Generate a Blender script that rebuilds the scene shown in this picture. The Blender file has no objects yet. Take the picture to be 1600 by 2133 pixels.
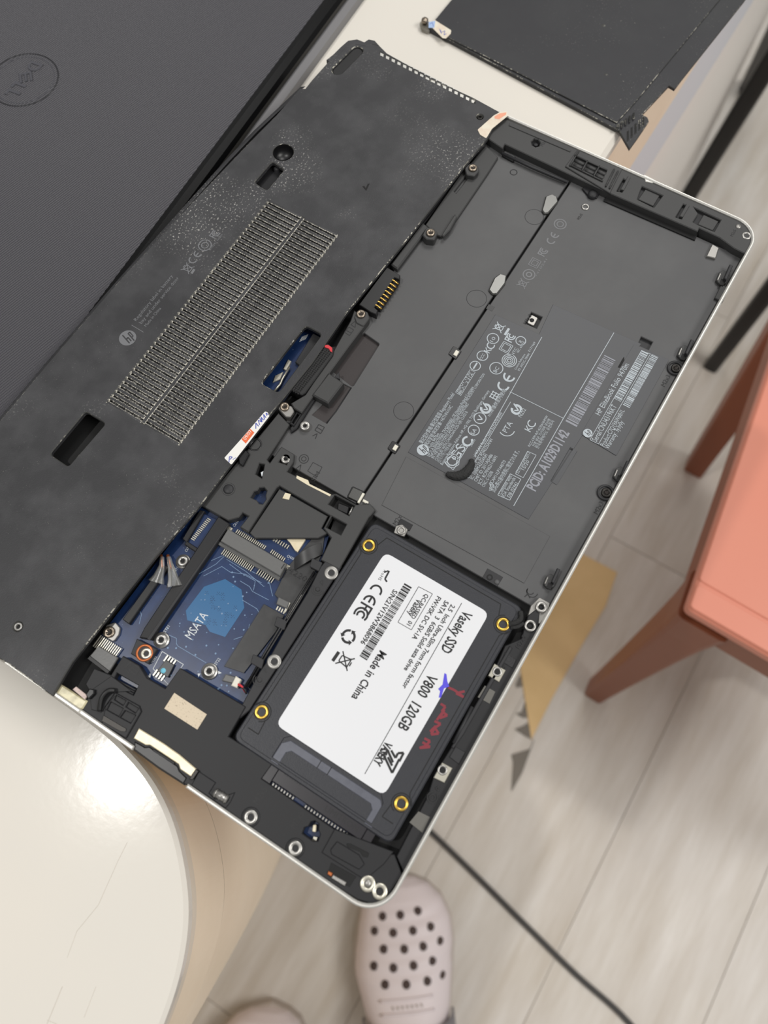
import bpy, math, random
from mathutils import Vector, Matrix
from mathutils.geometry import delaunay_2d_cdt
random.seed(7)
# ------------------------------------------------------------------ frame
# Working frame: millimetres, u (long edge of the opened laptop), v (short edge), z up, z = 0 at the laptop's rim.
# World = metres, floor at 0.  The laptop rim is 760 mm above the floor.
FLOOR, TABLE = -760.0, -26.0
def W(u, v, z): return Vector((u * .001, v * .001, (z - FLOOR) * .001))
CAM = Vector((46.52225, 19.02074, 293.42815))
def _rot(w):
    return Matrix.Rotation(w.length, 3, w.normalized())
def _cam_axes():
    ud = Vector((.49, -.87, 0)).normalized(); vd = Vector((-.87, -.49, 0)).normalized()
    R0 = Matrix((ud, vd, (0, 0, -1))).transposed()
    return _rot(Vector((-0.329220969, 0.029617006, 0.034078179))) @ R0
CR = _cam_axes()                                    # rows: right, down, forward
FPX = 1578.8346
def q(x, y, z=0.0):
    """the point of the plane at height z that the photograph shows at x, y"""
    d = CR.transposed() @ Vector(((x - 800) / FPX, (y - 1066.5) / FPX, 1))
    s = (z - CAM.z) / d.z
    return (CAM.x + s * d.x, CAM.y + s * d.y)
def Q(pts, z): return [q(x, y, z) for x, y in pts]

scene = bpy.context.scene
col = scene.collection
# ------------------------------------------------------------------ camera
cd = bpy.data.cameras.new('camera'); cam = bpy.data.objects.new('camera', cd); col.objects.link(cam)
cd.sensor_fit = 'VERTICAL'; cd.sensor_height = 36; cd.lens = FPX / 2133 * 36
M = Matrix((CR[0], -CR[1], -CR[2])).transposed().to_4x4(); M.translation = W(*CAM); cam.matrix_world = M
cd.clip_start = .01; cd.clip_end = 50
cd.dof.use_dof = True; cd.dof.focus_distance = .335; cd.dof.aperture_fstop = 8.5
scene.camera = cam
# ------------------------------------------------------------------ light
vs = scene.view_settings
vs.view_transform = 'Standard'; vs.look = 'None'; vs.gamma = 1; vs.use_curve_mapping = False; vs.exposure = 0.0
wd = bpy.data.worlds.new('room_light'); scene.world = wd; wd.use_nodes = True
bg = wd.node_tree.nodes['Background']; bg.inputs[0].default_value = (1, .995, .98, 1); bg.inputs[1].default_value = .30
def area(name, u, v, z, sx, sy, power, colr=(1, .982, .95), shape='RECTANGLE'):
    l = bpy.data.lights.new(name, 'AREA'); l.shape = shape; l.size = sx; l.size_y = sy; l.energy = power; l.color = colr
    o = bpy.data.objects.new(name, l); col.objects.link(o); o.location = W(u, v, z)
    return o
area('ceiling_lamp', -346, 674, 1874, .075, .075, 13, shape='DISK')
area('ceiling_lamp', 1500, 300, 1874, .9, .9, 18)
area('ceiling_lamp', 500, -1500, 1874, 1.2, .9, 38)

# ------------------------------------------------------------------ materials
def lin(c):
    f = lambda x: x / 12.92 if x <= .04045 else ((x + .055) / 1.055) ** 2.4
    return tuple(f(x / 255) for x in c) + (1,)
MATS = {}
def mat(name, c, rough=.5, metal=0, spec=.5, bump=None, specks=(), haze=None, alpha=None, trans=0, coat=0, emit=None):
    """c sRGB 0-255.  bump=(scale, strength).  specks: list of (scale, threshold, colour, mask scale, mask threshold).  haze=(scale, colour, amount)"""
    m = bpy.data.materials.new(name); m.use_nodes = True; MATS[name] = m
    nt = m.node_tree; N = nt.nodes; L = nt.links; b = N['Principled BSDF']
    b.inputs['Base Color'].default_value = lin(c); b.inputs['Roughness'].default_value = rough
    b.inputs['Metallic'].default_value = metal; b.inputs['Specular IOR Level'].default_value = spec
    if trans: b.inputs['Transmission Weight'].default_value = trans
    if coat: b.inputs['Coat Weight'].default_value = coat; b.inputs['Coat Roughness'].default_value = .12
    if alpha is not None: b.inputs['Alpha'].default_value = alpha
    tc = N.new('ShaderNodeTexCoord')
    cur = None
    def noise(scale, detail=2, rgh=.5, vec=None):
        n = N.new('ShaderNodeTexNoise'); n.inputs['Scale'].default_value = scale; n.inputs['Detail'].default_value = detail
        n.inputs['Roughness'].default_value = rgh; L.new(vec or tc.outputs['Object'], n.inputs['Vector']); return n.outputs['Fac']
    def ramp(fac, a, bb):
        r = N.new('ShaderNodeMapRange'); r.inputs['From Min'].default_value = a; r.inputs['From Max'].default_value = bb
        r.clamp = True; L.new(fac, r.inputs['Value']); return r.outputs['Result']
    def mix(fac, colr):
        nonlocal cur
        x = N.new('ShaderNodeMix'); x.data_type = 'RGBA'; L.new(fac, x.inputs[0])
        if cur is None: x.inputs[6].default_value = lin(c)
        else: L.new(cur, x.inputs[6])
        x.inputs[7].default_value = lin(colr); cur = x.outputs[2]
    def mul(a, bb):
        x = N.new('ShaderNodeMath'); x.operation = 'MULTIPLY'; L.new(a, x.inputs[0])
        if isinstance(bb, float): x.inputs[1].default_value = bb
        else: L.new(bb, x.inputs[1])
        return x.outputs[0]
    if haze:
        for hz in (haze if isinstance(haze, list) else [haze]):
            mix(mul(ramp(noise(hz[0], 4, .6), .42, .68), float(hz[2])), hz[1])
    for s in specks:
        f = ramp(noise(s[0], 3, .6), s[1], s[1] + .05)
        if s[3]: f = mul(f, ramp(noise(s[3], 2, .5), s[4], s[4] + .12))
        mix(f, s[2])
    if cur is not None: L.new(cur, b.inputs['Base Color'])
    if bump:
        n = noise(bump[0], 2, .5); bp = N.new('ShaderNodeBump'); bp.inputs['Strength'].default_value = bump[1]
        bp.inputs['Distance'].default_value = bump[2] if len(bump) > 2 else .0002
        L.new(n, bp.inputs['Height']); L.new(bp.outputs[0], b.inputs['Normal'])
    if emit:
        b.inputs['Emission Color'].default_value = lin(emit); b.inputs['Emission Strength'].default_value = 1
    return m
DUST = (5200, .70, (150, 148, 140), 60, .45)
mat('tray', (12, 12, 13), .7)
mat('frame', (47, 47, 49), .5, spec=.35, bump=(2500, .12), specks=[(2600, .74, (165, 163, 155), 40, .5)])
mat('frame_mid_sheen', (62, 62, 62), .5, spec=.4, bump=(2500, .12), specks=[(2600, .74, (165, 163, 155), 40, .5)])  # lighter copy of frame: glancing sheen on the far rails put into the colour
mat('tape_grey', (104, 102, 97), .35)
mat('frame_dark', (35, 35, 37), .5, spec=.35, bump=(2500, .12), specks=[(2600, .74, (150, 150, 145), 40, .5)])
mat('bay', (80, 80, 81), .5, spec=.4, bump=(3000, .1), specks=[(1400, .765, (190, 188, 180), 30, .5)], haze=(25, (93, 93, 93), .5))
mat('bay_label', (72, 73, 76), .42, spec=.4, bump=(3000, .06))
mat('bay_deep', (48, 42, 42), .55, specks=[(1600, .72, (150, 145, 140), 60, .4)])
mat('cover', (53, 53, 55), .48, spec=.35, bump=(1800, .2), specks=[(1000, .60, (170, 168, 164), 15, .55), (2600, .70, (170, 168, 162), 50, .45)],
    haze=[(15, (70, 70, 72), .7), (60, (80, 80, 82), .4)])
mat('cover_wear', (58, 58, 56), .6, specks=[(700, .5, (196, 192, 178), 60, .5)])
mat('slat_wear', (84, 82, 78), .6, specks=[(1300, .47, (206, 202, 190), 0, 0)])
mat('vent_dust', (44, 44, 45), .8, specks=[(1100, .52, (150, 148, 142), 0, 0)])
mat('panel', (50, 50, 53), .5, spec=.35, bump=(1800, .2), specks=[(1500, .66, (140, 138, 134), 22, .48), (700, .70, (150, 148, 140), 25, .5)], haze=(20, (60, 61, 62), .5))
mat('silver', (216, 214, 208), .38, .55, bump=(3500, .25))
mat('steel', (172, 170, 166), .34, .85, bump=(1500, .15))
mat('steel_dull', (160, 158, 154), .42, .8)
mat('steel_dark', (52, 50, 48), .4, .7)
mat('screw', (150, 138, 124), .32, .9)
mat('screw_slot', (40, 34, 30), .5, .4)
mat('gold', (212, 172, 88), .3, .95)
mat('tin', (206, 202, 188), .34, .8)
mat('black', (22, 22, 23), .45)
mat('hole', (8, 8, 9), .7)
mat('gloss_black', (20, 20, 22), .38)
mat('clip_steel', (104, 104, 102), .3, .8)
mat('rubber', (28, 28, 29), .55)
mat('red', (206, 52, 60), .5)
mat('pcb', (22, 42, 80), .3, specks=[(900, .70, (120, 142, 170), 0, 0)], haze=(120, (30, 56, 100), .6))
mat('pcb_pad', (38, 96, 142), .32, specks=[(900, .73, (24, 48, 74), 0, 0)])
mat('pcb_line', (110, 136, 168), .4)
mat('silk', (205, 210, 214), .5)
mat('connector', (98, 98, 97), .42, bump=(900, .2))
mat('tape_black', (44, 44, 45), .42, haze=(90, (66, 66, 66), .6))
mat('white_plastic', (222, 218, 204), .45)
mat('cream_metal', (226, 216, 190), .4, .3, haze=(160, (206, 188, 150), .5))
mat('foil', (196, 182, 160), .5, .35, specks=[(1600, .6, (160, 146, 126), 0, 0)])
mat('copper', (190, 110, 66), .4, .7)
mat('print_white', (176, 184, 190), .5)
mat('print_grey', (140, 142, 150), .5)
mat('print_dim', (112, 113, 116), .5)
mat('emboss', (24, 24, 26), .5)
mat('ssd', (48, 49, 54), .42, spec=.4, bump=(2600, .35), specks=[(4200, .70, (86, 88, 94), 0, 0)])
mat('ssd_label', (224, 225, 228), .36)
mat('ink', (20, 20, 22), .5)
mat('pen_blue', (84, 74, 214), .5)
mat('pen_red', (128, 36, 50), .5)
mat('brass', (226, 186, 84), .28, .9)
mat('sata_grey', (92, 94, 104), .4, haze=(300, (76, 78, 88), .5))
mat('sata_black', (40, 38, 42), .3)
mat('sticker', (232, 230, 226), .5)
mat('sticker_cream', (226, 218, 200), .55, haze=(200, (214, 190, 170), .7))
mat('sticker_orange', (228, 106, 58), .5)
mat('sticker_salmon', (232, 160, 130), .5)
mat('pen_ink', (70, 84, 170), .5)
mat('pink_pad', (206, 186, 178), .5, specks=[(1600, .58, (180, 160, 160), 0, 0)])
mat('yellowed', (214, 206, 170), .3, haze=(180, (120, 110, 80), .8))
mat('clear_tape', (190, 186, 176), .2, trans=.75)
mat('glass_clear', (225, 225, 220), .12, trans=.85)
mat('table_white', (222, 217, 208), .13, spec=.22, bump=(330, .018, .001), haze=(6, (228, 221, 210), .6), specks=[(300, .77, (176, 166, 150), 8, .5)])
mat('table_side', (248, 230, 204), .4, haze=[(9, (240, 219, 190), .7), (60, (242, 222, 194), .4)])
mat('table_lip', (226, 214, 196), .3)
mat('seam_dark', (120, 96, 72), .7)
mat('grey_panel', (218, 223, 230), .5)
mat('white_panel', (244, 240, 234), .45)
mat('lid_bevel', (9, 9, 10), .25, spec=.25)
mat('dell_base', (126, 125, 127), .45)
mat('emblem', (76, 76, 82), .4)
mat('emblem_line', (34, 34, 38), .4)
mat('seat', (214, 136, 114), .38, haze=(5, (214, 140, 118), .5))
mat('chair_side', (138, 78, 52), .42)
mat('groove', (150, 82, 66), .5)
mat('black_metal', (24, 23, 24), .4)
mat('clog', (228, 217, 218), .55)
mat('clog_sole', (186, 176, 168), .6)
mat('clog_hole', (74, 60, 56), .8)
mat('clog_strap', (132, 130, 134), .5)
mat('clog_dark', (52, 50, 50), .6)
mat('cardboard', (224, 192, 140), .7, haze=(12, (210, 178, 124), .6))
mat('cardboard_back', (122, 116, 108), .8)
mat('cord', (58, 56, 54), .5)
mat('foam', (44, 44, 44), .95, bump=(900, 1.0, .0008))
mat('putty', (40, 40, 40), .8, bump=(1400, 1.0, .0006))
mat('blue_tint', (150, 176, 200), .3)
mat('chip', (44, 46, 48), .35)
mat('cyan', (110, 190, 214), .4)
def lid_material():
    m = mat('lid_ribs', (80, 79, 84), .42, spec=.4, specks=[(700, .775, (190, 188, 180), 20, .45)])
    nt = m.node_tree; N = nt.nodes; L = nt.links; b = N['Principled BSDF']
    tc = N.new('ShaderNodeTexCoord'); mp = N.new('ShaderNodeMapping'); mp.inputs['Rotation'].default_value = (0, 0, math.radians(12.4))
    L.new(tc.outputs['Object'], mp.inputs['Vector'])
    w = N.new('ShaderNodeTexWave'); w.wave_type = 'BANDS'; w.bands_direction = 'Y'; w.inputs['Scale'].default_value = 265
    w.inputs['Distortion'].default_value = 0; L.new(mp.outputs[0], w.inputs['Vector'])
    bp = N.new('ShaderNodeBump'); bp.inputs['Strength'].default_value = 1; bp.inputs['Distance'].default_value = .0005
    L.new(w.outputs['Fac'], bp.inputs['Height']); L.new(bp.outputs[0], b.inputs['Normal'])
lid_material()
def floor_material(name, c1, c2, c3):
    m = mat(name, c1, .36)
    nt = m.node_tree; N = nt.nodes; L = nt.links; b = N['Principled BSDF']
    tc = N.new('ShaderNodeTexCoord'); mp = N.new('ShaderNodeMapping'); mp.inputs['Scale'].default_value = (3.2, 24, 1)
    oi = N.new('ShaderNodeObjectInfo'); ad = N.new('ShaderNodeVectorMath'); ad.operation = 'ADD'
    L.new(tc.outputs['Object'], ad.inputs[0]); L.new(oi.outputs['Random'], ad.inputs[1]); L.new(ad.outputs[0], mp.inputs['Vector'])
    n = N.new('ShaderNodeTexNoise'); n.inputs['Scale'].default_value = 1.6; n.inputs['Detail'].default_value = 6; n.inputs['Roughness'].default_value = .6
    L.new(mp.outputs[0], n.inputs['Vector'])
    cr = N.new('ShaderNodeValToRGB'); cr.color_ramp.elements[0].position = .3; cr.color_ramp.elements[0].color = lin(c2)
    cr.color_ramp.elements[1].position = .72; cr.color_ramp.elements[1].color = lin(c3); L.new(n.outputs['Fac'], cr.inputs[0])
    n2 = N.new('ShaderNodeTexNoise'); n2.inputs['Scale'].default_value = 9; n2.inputs['Detail'].default_value = 4; L.new(tc.outputs['Object'], n2.inputs['Vector'])
    x = N.new('ShaderNodeMix'); x.data_type = 'RGBA'; r = N.new('ShaderNodeMapRange'); r.inputs['From Min'].default_value = .35; r.inputs['From Max'].default_value = .75
    r.inputs['To Max'].default_value = .45
    L.new(n2.outputs['Fac'], r.inputs['Value']); L.new(r.outputs[0], x.inputs[0]); L.new(cr.outputs[0], x.inputs[6]); x.inputs[7].default_value = lin(c1)
    L.new(x.outputs[2], b.inputs['Base Color'])
floor_material('floor_wood', (198, 191, 184), (188, 178, 164), (218, 213, 206))
mat('floor_gap', (170, 162, 152), .7)

# ------------------------------------------------------------------ mesh helpers
def tag(o, label=None, cat=None, group=None, kind=None):
    if label: o['label'] = label
    if cat: o['category'] = cat
    if group: o['group'] = group
    if kind: o['kind'] = kind
    return o
def link(name, me, parent=None):
    o = bpy.data.objects.new(name, me); col.objects.link(o)
    if parent is not None:
        o.parent = parent
        o.matrix_parent_inverse = PINV[parent.name]
        PINV[o.name] = Matrix.Identity(4) if not me else PINV_self(o)
    else: PINV[o.name] = Matrix.Identity(4)
    return o
PINV = {}
def PINV_self(o): return Matrix.Identity(4)
def thing(name, u, v, z, label, cat, group=None):
    o = bpy.data.objects.new(name, None); col.objects.link(o); o.location = W(u, v, z); o.empty_display_size = .02
    PINV[o.name] = Matrix.Translation(-o.location)
    return tag(o, label, cat, group)
def mesh(name, verts, faces, m, parent=None, smooth=False, fm=None, world=True):
    """verts in mm; m a material name or list of names; fm face -> slot"""
    me = bpy.data.meshes.new(name)
    me.from_pydata([tuple(W(*p)) if world else tuple(c * .001 for c in p) for p in verts], [], faces)
    for x in ([m] if isinstance(m, str) else m): me.materials.append(MATS[x])
    if fm: me.polygons.foreach_set('material_index', fm)
    if smooth: me.polygons.foreach_set('use_smooth', [True] * len(faces))
    me.update()
    return link(name, me, parent)
def triangulate(loops):
    """fill of an outline with holes: points and counter-clockwise triangles"""
    pts = []; edges = []
    for lp in loops:
        s = len(pts); n = len(lp); pts += [Vector((x, y)) for x, y in lp]; edges += [(s + i, s + (i + 1) % n) for i in range(n)]
    V, E, F, *_ = delaunay_2d_cdt(pts, edges, [], 0, 1e-6)
    def inside(x, y):
        k = False
        for lp in loops:
            for i in range(len(lp)):
                x0, y0 = lp[i - 1]; x1, y1 = lp[i]
                if (y0 > y) != (y1 > y) and x < (x1 - x0) * (y - y0) / (y1 - y0) + x0: k = not k
        return k
    out = []
    for t in F:
        a, b, c = (V[i] for i in t)
        if inside((a.x + b.x + c.x) / 3, (a.y + b.y + c.y) / 3):
            if (b.x - a.x) * (c.y - a.y) - (b.y - a.y) * (c.x - a.x) < 0: t = tuple(reversed(t))
            out.append(tuple(t))
    return [(v.x, v.y) for v in V], out
def ccw(p):
    a = sum(p[i - 1][0] * p[i][1] - p[i][0] * p[i - 1][1] for i in range(len(p)))
    return list(p) if a > 0 else list(reversed(p))
def rr(p, r, n=4):
    """round the corners of a polygon"""
    p = ccw(p); out = []
    k = len(p); rs = r if isinstance(r, (list, tuple)) else [r] * k
    for i in range(k):
        a, b, c = Vector(p[i - 1]), Vector(p[i]), Vector(p[(i + 1) % k])
        d1 = (a - b); d2 = (c - b); l1, l2 = d1.length, d2.length
        if rs[i] <= 0 or l1 < 1e-6 or l2 < 1e-6: out.append(tuple(b)); continue
        d1 /= l1; d2 /= l2
        ang = math.acos(max(-1, min(1, d1.dot(d2))))
        if ang > 3.05: out.append(tuple(b)); continue
        t = min(rs[i] / math.tan(ang / 2), l1 * .48, l2 * .48)
        p1 = b + d1 * t; p2 = b + d2 * t
        for j in range(n + 1):
            s = j / n; x = p1.lerp(b, s).lerp(b.lerp(p2, s), s); out.append(tuple(x))
    return out
def inset(p, d):
    out = []; k = len(p)
    for i in range(k):
        a, b, c = Vector(p[i - 1]), Vector(p[i]), Vector(p[(i + 1) % k])
        e1 = (b - a); e2 = (c - b)
        if e1.length < 1e-7: e1 = e2
        if e2.length < 1e-7: e2 = e1
        e1 = e1.normalized(); e2 = e2.normalized()
        n1 = Vector((-e1.y, e1.x)); n2 = Vector((-e2.y, e2.x)); m = n1 + n2
        if m.length < 1e-5: m = n1
        m.normalize(); k2 = max(.35, m.dot(n1)); o = b + m * (d / k2); out.append((o.x, o.y))
    return out
def plate_data(outer, z0, z1, holes=(), b=.2, edge=0, flat_bottom=True):
    outer = ccw(outer); holes = [list(reversed(ccw(h))) for h in holes]
    V, F, FM = [], [], []
    loops = [outer] + holes; tops = []; starts_top = []
    for lp in loops:
        n = len(lp); s = len(V)
        ins = inset(lp, b) if b else lp
        V += [(x, y, z0) for x, y in lp]
        V += [(x, y, z1 - b) for x, y in lp]
        V += [(x, y, z1) for x, y in ins]
        for i in range(n):
            j = (i + 1) % n
            F.append((s + i, s + j, s + n + j, s + n + i)); FM.append(0)
            if b: F.append((s + n + i, s + n + j, s + 2 * n + j, s + 2 * n + i)); FM.append(edge)
        tops.append(ins); starts_top.append(s)
    tv, tf = triangulate(tops); s = len(V); V += [(x, y, z1) for x, y in tv]
    F += [tuple(s + i for i in t) for t in tf]; FM += [0] * len(tf)
    if flat_bottom:
        s2 = len(V); V += [(x, y, z0) for x, y in tv]; F += [tuple(s2 + i for i in reversed(t)) for t in tf]; FM += [0] * len(tf)
    return V, F, FM
def plate(name, outer, z0, z1, m, parent=None, holes=(), b=.2, r=0, edge=0, px=True):
    """a flat piece with chamfered top edge; outer in photo pixels (px) or mm"""
    o = Q(outer, z1) if px else outer
    hs = [Q(h, z1) if px else h for h in holes]
    if r: o = rr(o, r)
    V, F, FM = plate_data(o, z0, z1, hs, b, edge)
    return mesh(name, V, F, m, parent, fm=FM)
def circ(u, v, r, n=24): return [(u + r * math.cos(2 * math.pi * i / n), v + r * math.sin(2 * math.pi * i / n)) for i in range(n)]
def rect(u0, u1, v0, v1): return [(u0, v0), (u1, v0), (u1, v1), (u0, v1)]
def lathe_data(prof, n=24):
    V, F = [], []; k = len(prof)
    for i in range(n):
        a = 2 * math.pi * i / n
        for r, z in prof: V.append((r * math.cos(a), r * math.sin(a), z))
    for i in range(n):
        j = (i + 1) % n
        for t in range(k - 1):
            F.append((i * k + t, j * k + t, j * k + t + 1, i * k + t + 1))
    return V, F
LCACHE = {}
def lathe(name, prof, m, parent, u, v, z, n=24, key=None, smooth=True, rz=0):
    kk = key or (name, tuple(prof), m, n)
    if kk not in LCACHE:
        V, F = lathe_data(prof, n)
        me = bpy.data.meshes.new(name); me.from_pydata([tuple(c * .001 for c in p) for p in V], [], F)
        me.materials.append(MATS[m]); me.polygons.foreach_set('use_smooth', [smooth] * len(F)); me.update(); LCACHE[kk] = me
    o = link(name, LCACHE[kk], parent); o.location = W(u, v, z); o.rotation_euler.z = rz
    return o
def place(name, me, parent, u, v, z, rz=0):
    o = link(name, me, parent); o.location = W(u, v, z); o.rotation_euler.z = rz; return o
def sub(o): PINV[o.name] = Matrix.Translation(-o.location) if o.rotation_euler.z == 0 else (Matrix.Translation(o.location) @ Matrix.Rotation(o.rotation_euler.z, 4, 'Z')).inverted()
def local_mesh(name, V, F, m, fm=None, smooth=False):
    me = bpy.data.meshes.new(name); me.from_pydata([tuple(c * .001 for c in p) for p in V], [], F)
    for x in ([m] if isinstance(m, str) else m): me.materials.append(MATS[x])
    if fm: me.polygons.foreach_set('material_index', fm)
    if smooth: me.polygons.foreach_set('use_smooth', [True] * len(F))
    me.update(); return me
def tube_data(path, r, n=10, caps=True):
    """path in mm 3-D; r number or list"""
    V, F = [], []; k = len(path); P3 = [Vector(p) for p in path]
    up = Vector((0, 0, 1))
    for i, p in enumerate(P3):
        t = (P3[min(i + 1, k - 1)] - P3[max(i - 1, 0)]).normalized()
        a = t.cross(up)
        if a.length < .1: a = t.cross(Vector((1, 0, 0)))
        a.normalize(); b = a.cross(t)
        rad = r[i] if isinstance(r, (list, tuple)) else r
        for j in range(n):
            an = 2 * math.pi * j / n; V.append(tuple(p + a * math.cos(an) * rad + b * math.sin(an) * rad))
    for i in range(k - 1):
        for j in range(n):
            jj = (j + 1) % n; F.append((i * n + j, i * n + jj, (i + 1) * n + jj, (i + 1) * n + j))
    if caps: F.append(tuple(range(n))[::-1]); F.append(tuple((k - 1) * n + j for j in range(n)))
    return V, F
def tube(name, path, r, m, parent=None, n=10): 
    V, F = tube_data(path, r, n); return mesh(name, V, F, m, parent, smooth=True)
def spline(pts, n=8):
    out = []; P3 = [Vector(p) for p in pts]
    for i in range(len(P3) - 1):
        p0, p1, p2, p3 = P3[max(i - 1, 0)], P3[i], P3[i + 1], P3[min(i + 2, len(P3) - 1)]
        for j in range(n):
            t = j / n
            out.append(tuple(.5 * ((2 * p1) + (p2 - p0) * t + (2 * p0 - 5 * p1 + 4 * p2 - p3) * t * t + (3 * p1 - p0 - 3 * p2 + p3) * t ** 3)))
    out.append(tuple(P3[-1])); return out
class Flat:
    """flat print: letters, bars, rings and shapes collected into one thin layer at height z"""
    def __init__(self, z): self.z = z; self.V = []; self.F = []; self.n = 0
    def poly(self, p):
        tv, tf = triangulate([p]); s = len(self.V); self.n = (self.n + 1) % 24; self.V += [(x, y, self.z + .0025 * self.n) for x, y in tv]; self.F += [tuple(s + i for i in t) for t in tf]
        return self
    def ppoly(self, px): return self.poly(Q(px, self.z))
    def line(self, a, b, w):
        a, b = Vector(a), Vector(b); n = (b - a).normalized(); n = Vector((-n.y, n.x)) * w / 2
        return self.poly([tuple(a + n), tuple(a - n), tuple(b - n), tuple(b + n)])
    def pline(self, pts, w):
        pts = Q(pts, self.z)
        for a, b in zip(pts, pts[1:]): self.line(a, b, w)
        return self
    def box(self, px, w):
        p = Q(px, self.z)
        for a, b in zip(p, p[1:] + p[:1]): self.line(a, b, w)
        return self
    def arc(self, c, r, w, a0=0, a1=360, n=24):
        s = len(self.V)
        for i in range(n + 1):
            a = math.radians(a0 + (a1 - a0) * i / n)
            for rad in (r - w / 2, r + w / 2): self.V.append((c[0] + rad * math.cos(a), c[1] + rad * math.sin(a), self.z))
        for i in range(n): self.F.append((s + 2 * i, s + 2 * i + 1, s + 2 * i + 3, s + 2 * i + 2))
        return self
    def disc(self, c, r, n=24): return self.poly(circ(c[0], c[1], r, n))
    def text(self, body, p0, p1=None, h=2.0, ang=0.0, px=True, res=2, spacing=1.0, bold=0.0):
        """p0, p1: baseline start and end (pixels or mm); the width is fitted to them along the direction ang (degrees)"""
        if px: p0 = q(*p0, self.z); p1 = q(*p1, self.z) if p1 else None
        cu = bpy.data.curves.new('t', 'FONT'); cu.body = body; cu.resolution_u = res; cu.space_character = spacing; cu.offset = bold
        o = bpy.data.objects.new('t', cu); me = o.to_mesh()
        xs = [v.co.x for v in me.vertices]
        if not xs: return self
        x0, x1 = min(xs), max(xs); cap = .7
        sy = h / cap; sx = sy
        ca, sa = math.cos(math.radians(ang)), math.sin(math.radians(ang))
        if p1: sx = abs((p1[0] - p0[0]) * ca + (p1[1] - p0[1]) * sa) / (x1 - x0)
        s = len(self.V)
        for v in me.vertices:
            x = (v.co.x - x0) * sx; y = v.co.y * sy
            self.V.append((p0[0] + x * ca - y * sa, p0[1] + x * sa + y * ca, self.z))
        for f in me.polygons: self.F.append(tuple(s + i for i in f.vertices))
        o.to_mesh_clear(); bpy.data.objects.remove(o); bpy.data.curves.remove(cu)
        return self
    def bars(self, a, b, width, ang=0, seed=1, density=.5, bmin=.12, bmax=.5):
        """barcode from a along direction ang for length b"""
        rnd = random.Random(seed); ca, sa = math.cos(math.radians(ang)), math.sin(math.radians(ang)); x = 0
        while x < b:
            w = rnd.choice([1, 1, 2, 3]) * bmin
            x2 = min(b, x + w)
            p = [(x, 0), (x2, 0), (x2, width), (x, width)]
            self.poly([(a[0] + i * ca - j * sa, a[1] + i * sa + j * ca) for i, j in p])
            x = x2 + rnd.choice([1, 1, 2]) * bmin * density * 2
        return self
    # ---- marks
    def ce(self, c, s, ang=0):
        ca, sa = math.cos(math.radians(ang)), math.sin(math.radians(ang)); w = s * .2
        c2 = (c[0] + ca * s * 1.25, c[1] + sa * s * 1.25)
        self.arc(c, s * .55, w, ang + 75, ang + 285, 14); self.arc(c2, s * .55, w, ang + 75, ang + 285, 14)
        self.line((c2[0] - ca * s * .5, c2[1] - sa * s * .5), (c2[0] + ca * s * .12, c2[1] + sa * s * .12), w)
    def fcc(self, c, s, ang=0):
        ca, sa = math.cos(math.radians(ang)), math.sin(math.radians(ang)); w = s * .18
        T = lambda x, y: (c[0] + (x * ca - y * sa) * s, c[1] + (x * sa + y * ca) * s)
        self.line(T(-.95, -.6), T(-.95, .6), w); self.line(T(-1.03, .55), T(-.3, .55), w); self.line(T(-.95, .05), T(-.45, .05), w)
        self.arc(c, s * .6, w, ang + 60, ang + 300, 14); self.arc(T(.05, 0), s * .32, w, ang + 50, ang + 310, 12)
    def bin(self, c, s, ang=0):
        ca, sa = math.cos(math.radians(ang)), math.sin(math.radians(ang)); w = s * .11
        T = lambda x, y: (c[0] + (x * ca - y * sa) * s, c[1] + (x * sa + y * ca) * s)
        for a, b in (((-.4, .4), (-.28, -.5)), ((.4, .4), (.28, -.5)), ((-.28, -.5), (.28, -.5)), ((-.5, .42), (.5, .42)), ((-.65, -.65), (.65, .65)), ((-.65, .65), (.65, -.65)), ((-.2, .58), (.2, .58))):
            self.line(T(*a), T(*b), w)
    def hp(self, c, r):
        """round badge with two slanted letters left open"""
        n = 26; full = circ(c[0], c[1], r, n)
        h = [[(c[0] + x * r, c[1] + y * r) for x, y in pts] for pts in
             ([(-.52, -.62), (-.36, -.62), (-.2, -.1), (-.04, -.1), (-.2, -.62), (-.04, -.62), (.14, -.02), (.06, .1), (-.14, .1), (.06, .74), (-.1, .74)],
              [(.02, -.9), (.18, -.9), (.32, -.46), (.56, -.46), (.8, .26), (.72, .36), (.42, .36)], [(.4, -.32), (.48, -.32), (.62, .2), (.52, .2)])]
        tv, tf = triangulate([full, h[0], h[1], h[2]]); s = len(self.V); self.V += [(x, y, self.z) for x, y in tv]; self.F += [tuple(s + i for i in t) for t in tf]
    def split(self, name, m, parent, gap=2.2):
        """one object for each cluster of neighbouring marks"""
        n = len(self.V); par = list(range(n))
        def find(i):
            while par[i] != i: par[i] = par[par[i]]; i = par[i]
            return i
        for f in self.F:
            for i in f[1:]: par[find(i)] = find(f[0])
        cl = {}
        for i in range(n): cl.setdefault(find(i), []).append(i)
        bx = [[min(self.V[i][0] for i in c), max(self.V[i][0] for i in c), min(self.V[i][1] for i in c), max(self.V[i][1] for i in c), c] for c in cl.values()]
        done = False
        while not done:
            done = True
            for a in range(len(bx)):
                for b in range(a + 1, len(bx)):
                    A, B = bx[a], bx[b]
                    if A[0] - gap < B[1] and B[0] - gap < A[1] and A[2] - gap < B[3] and B[2] - gap < A[3]:
                        bx[a] = [min(A[0], B[0]), max(A[1], B[1]), min(A[2], B[2]), max(A[3], B[3]), A[4] + B[4]]; del bx[b]; done = False; break
                if not done: break
        for x in bx:
            ids = {v: k for k, v in enumerate(x[4])}
            mesh(name, [self.V[i] for i in x[4]], [tuple(ids[i] for i in f) for f in self.F if f[0] in ids], m, parent)
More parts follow.
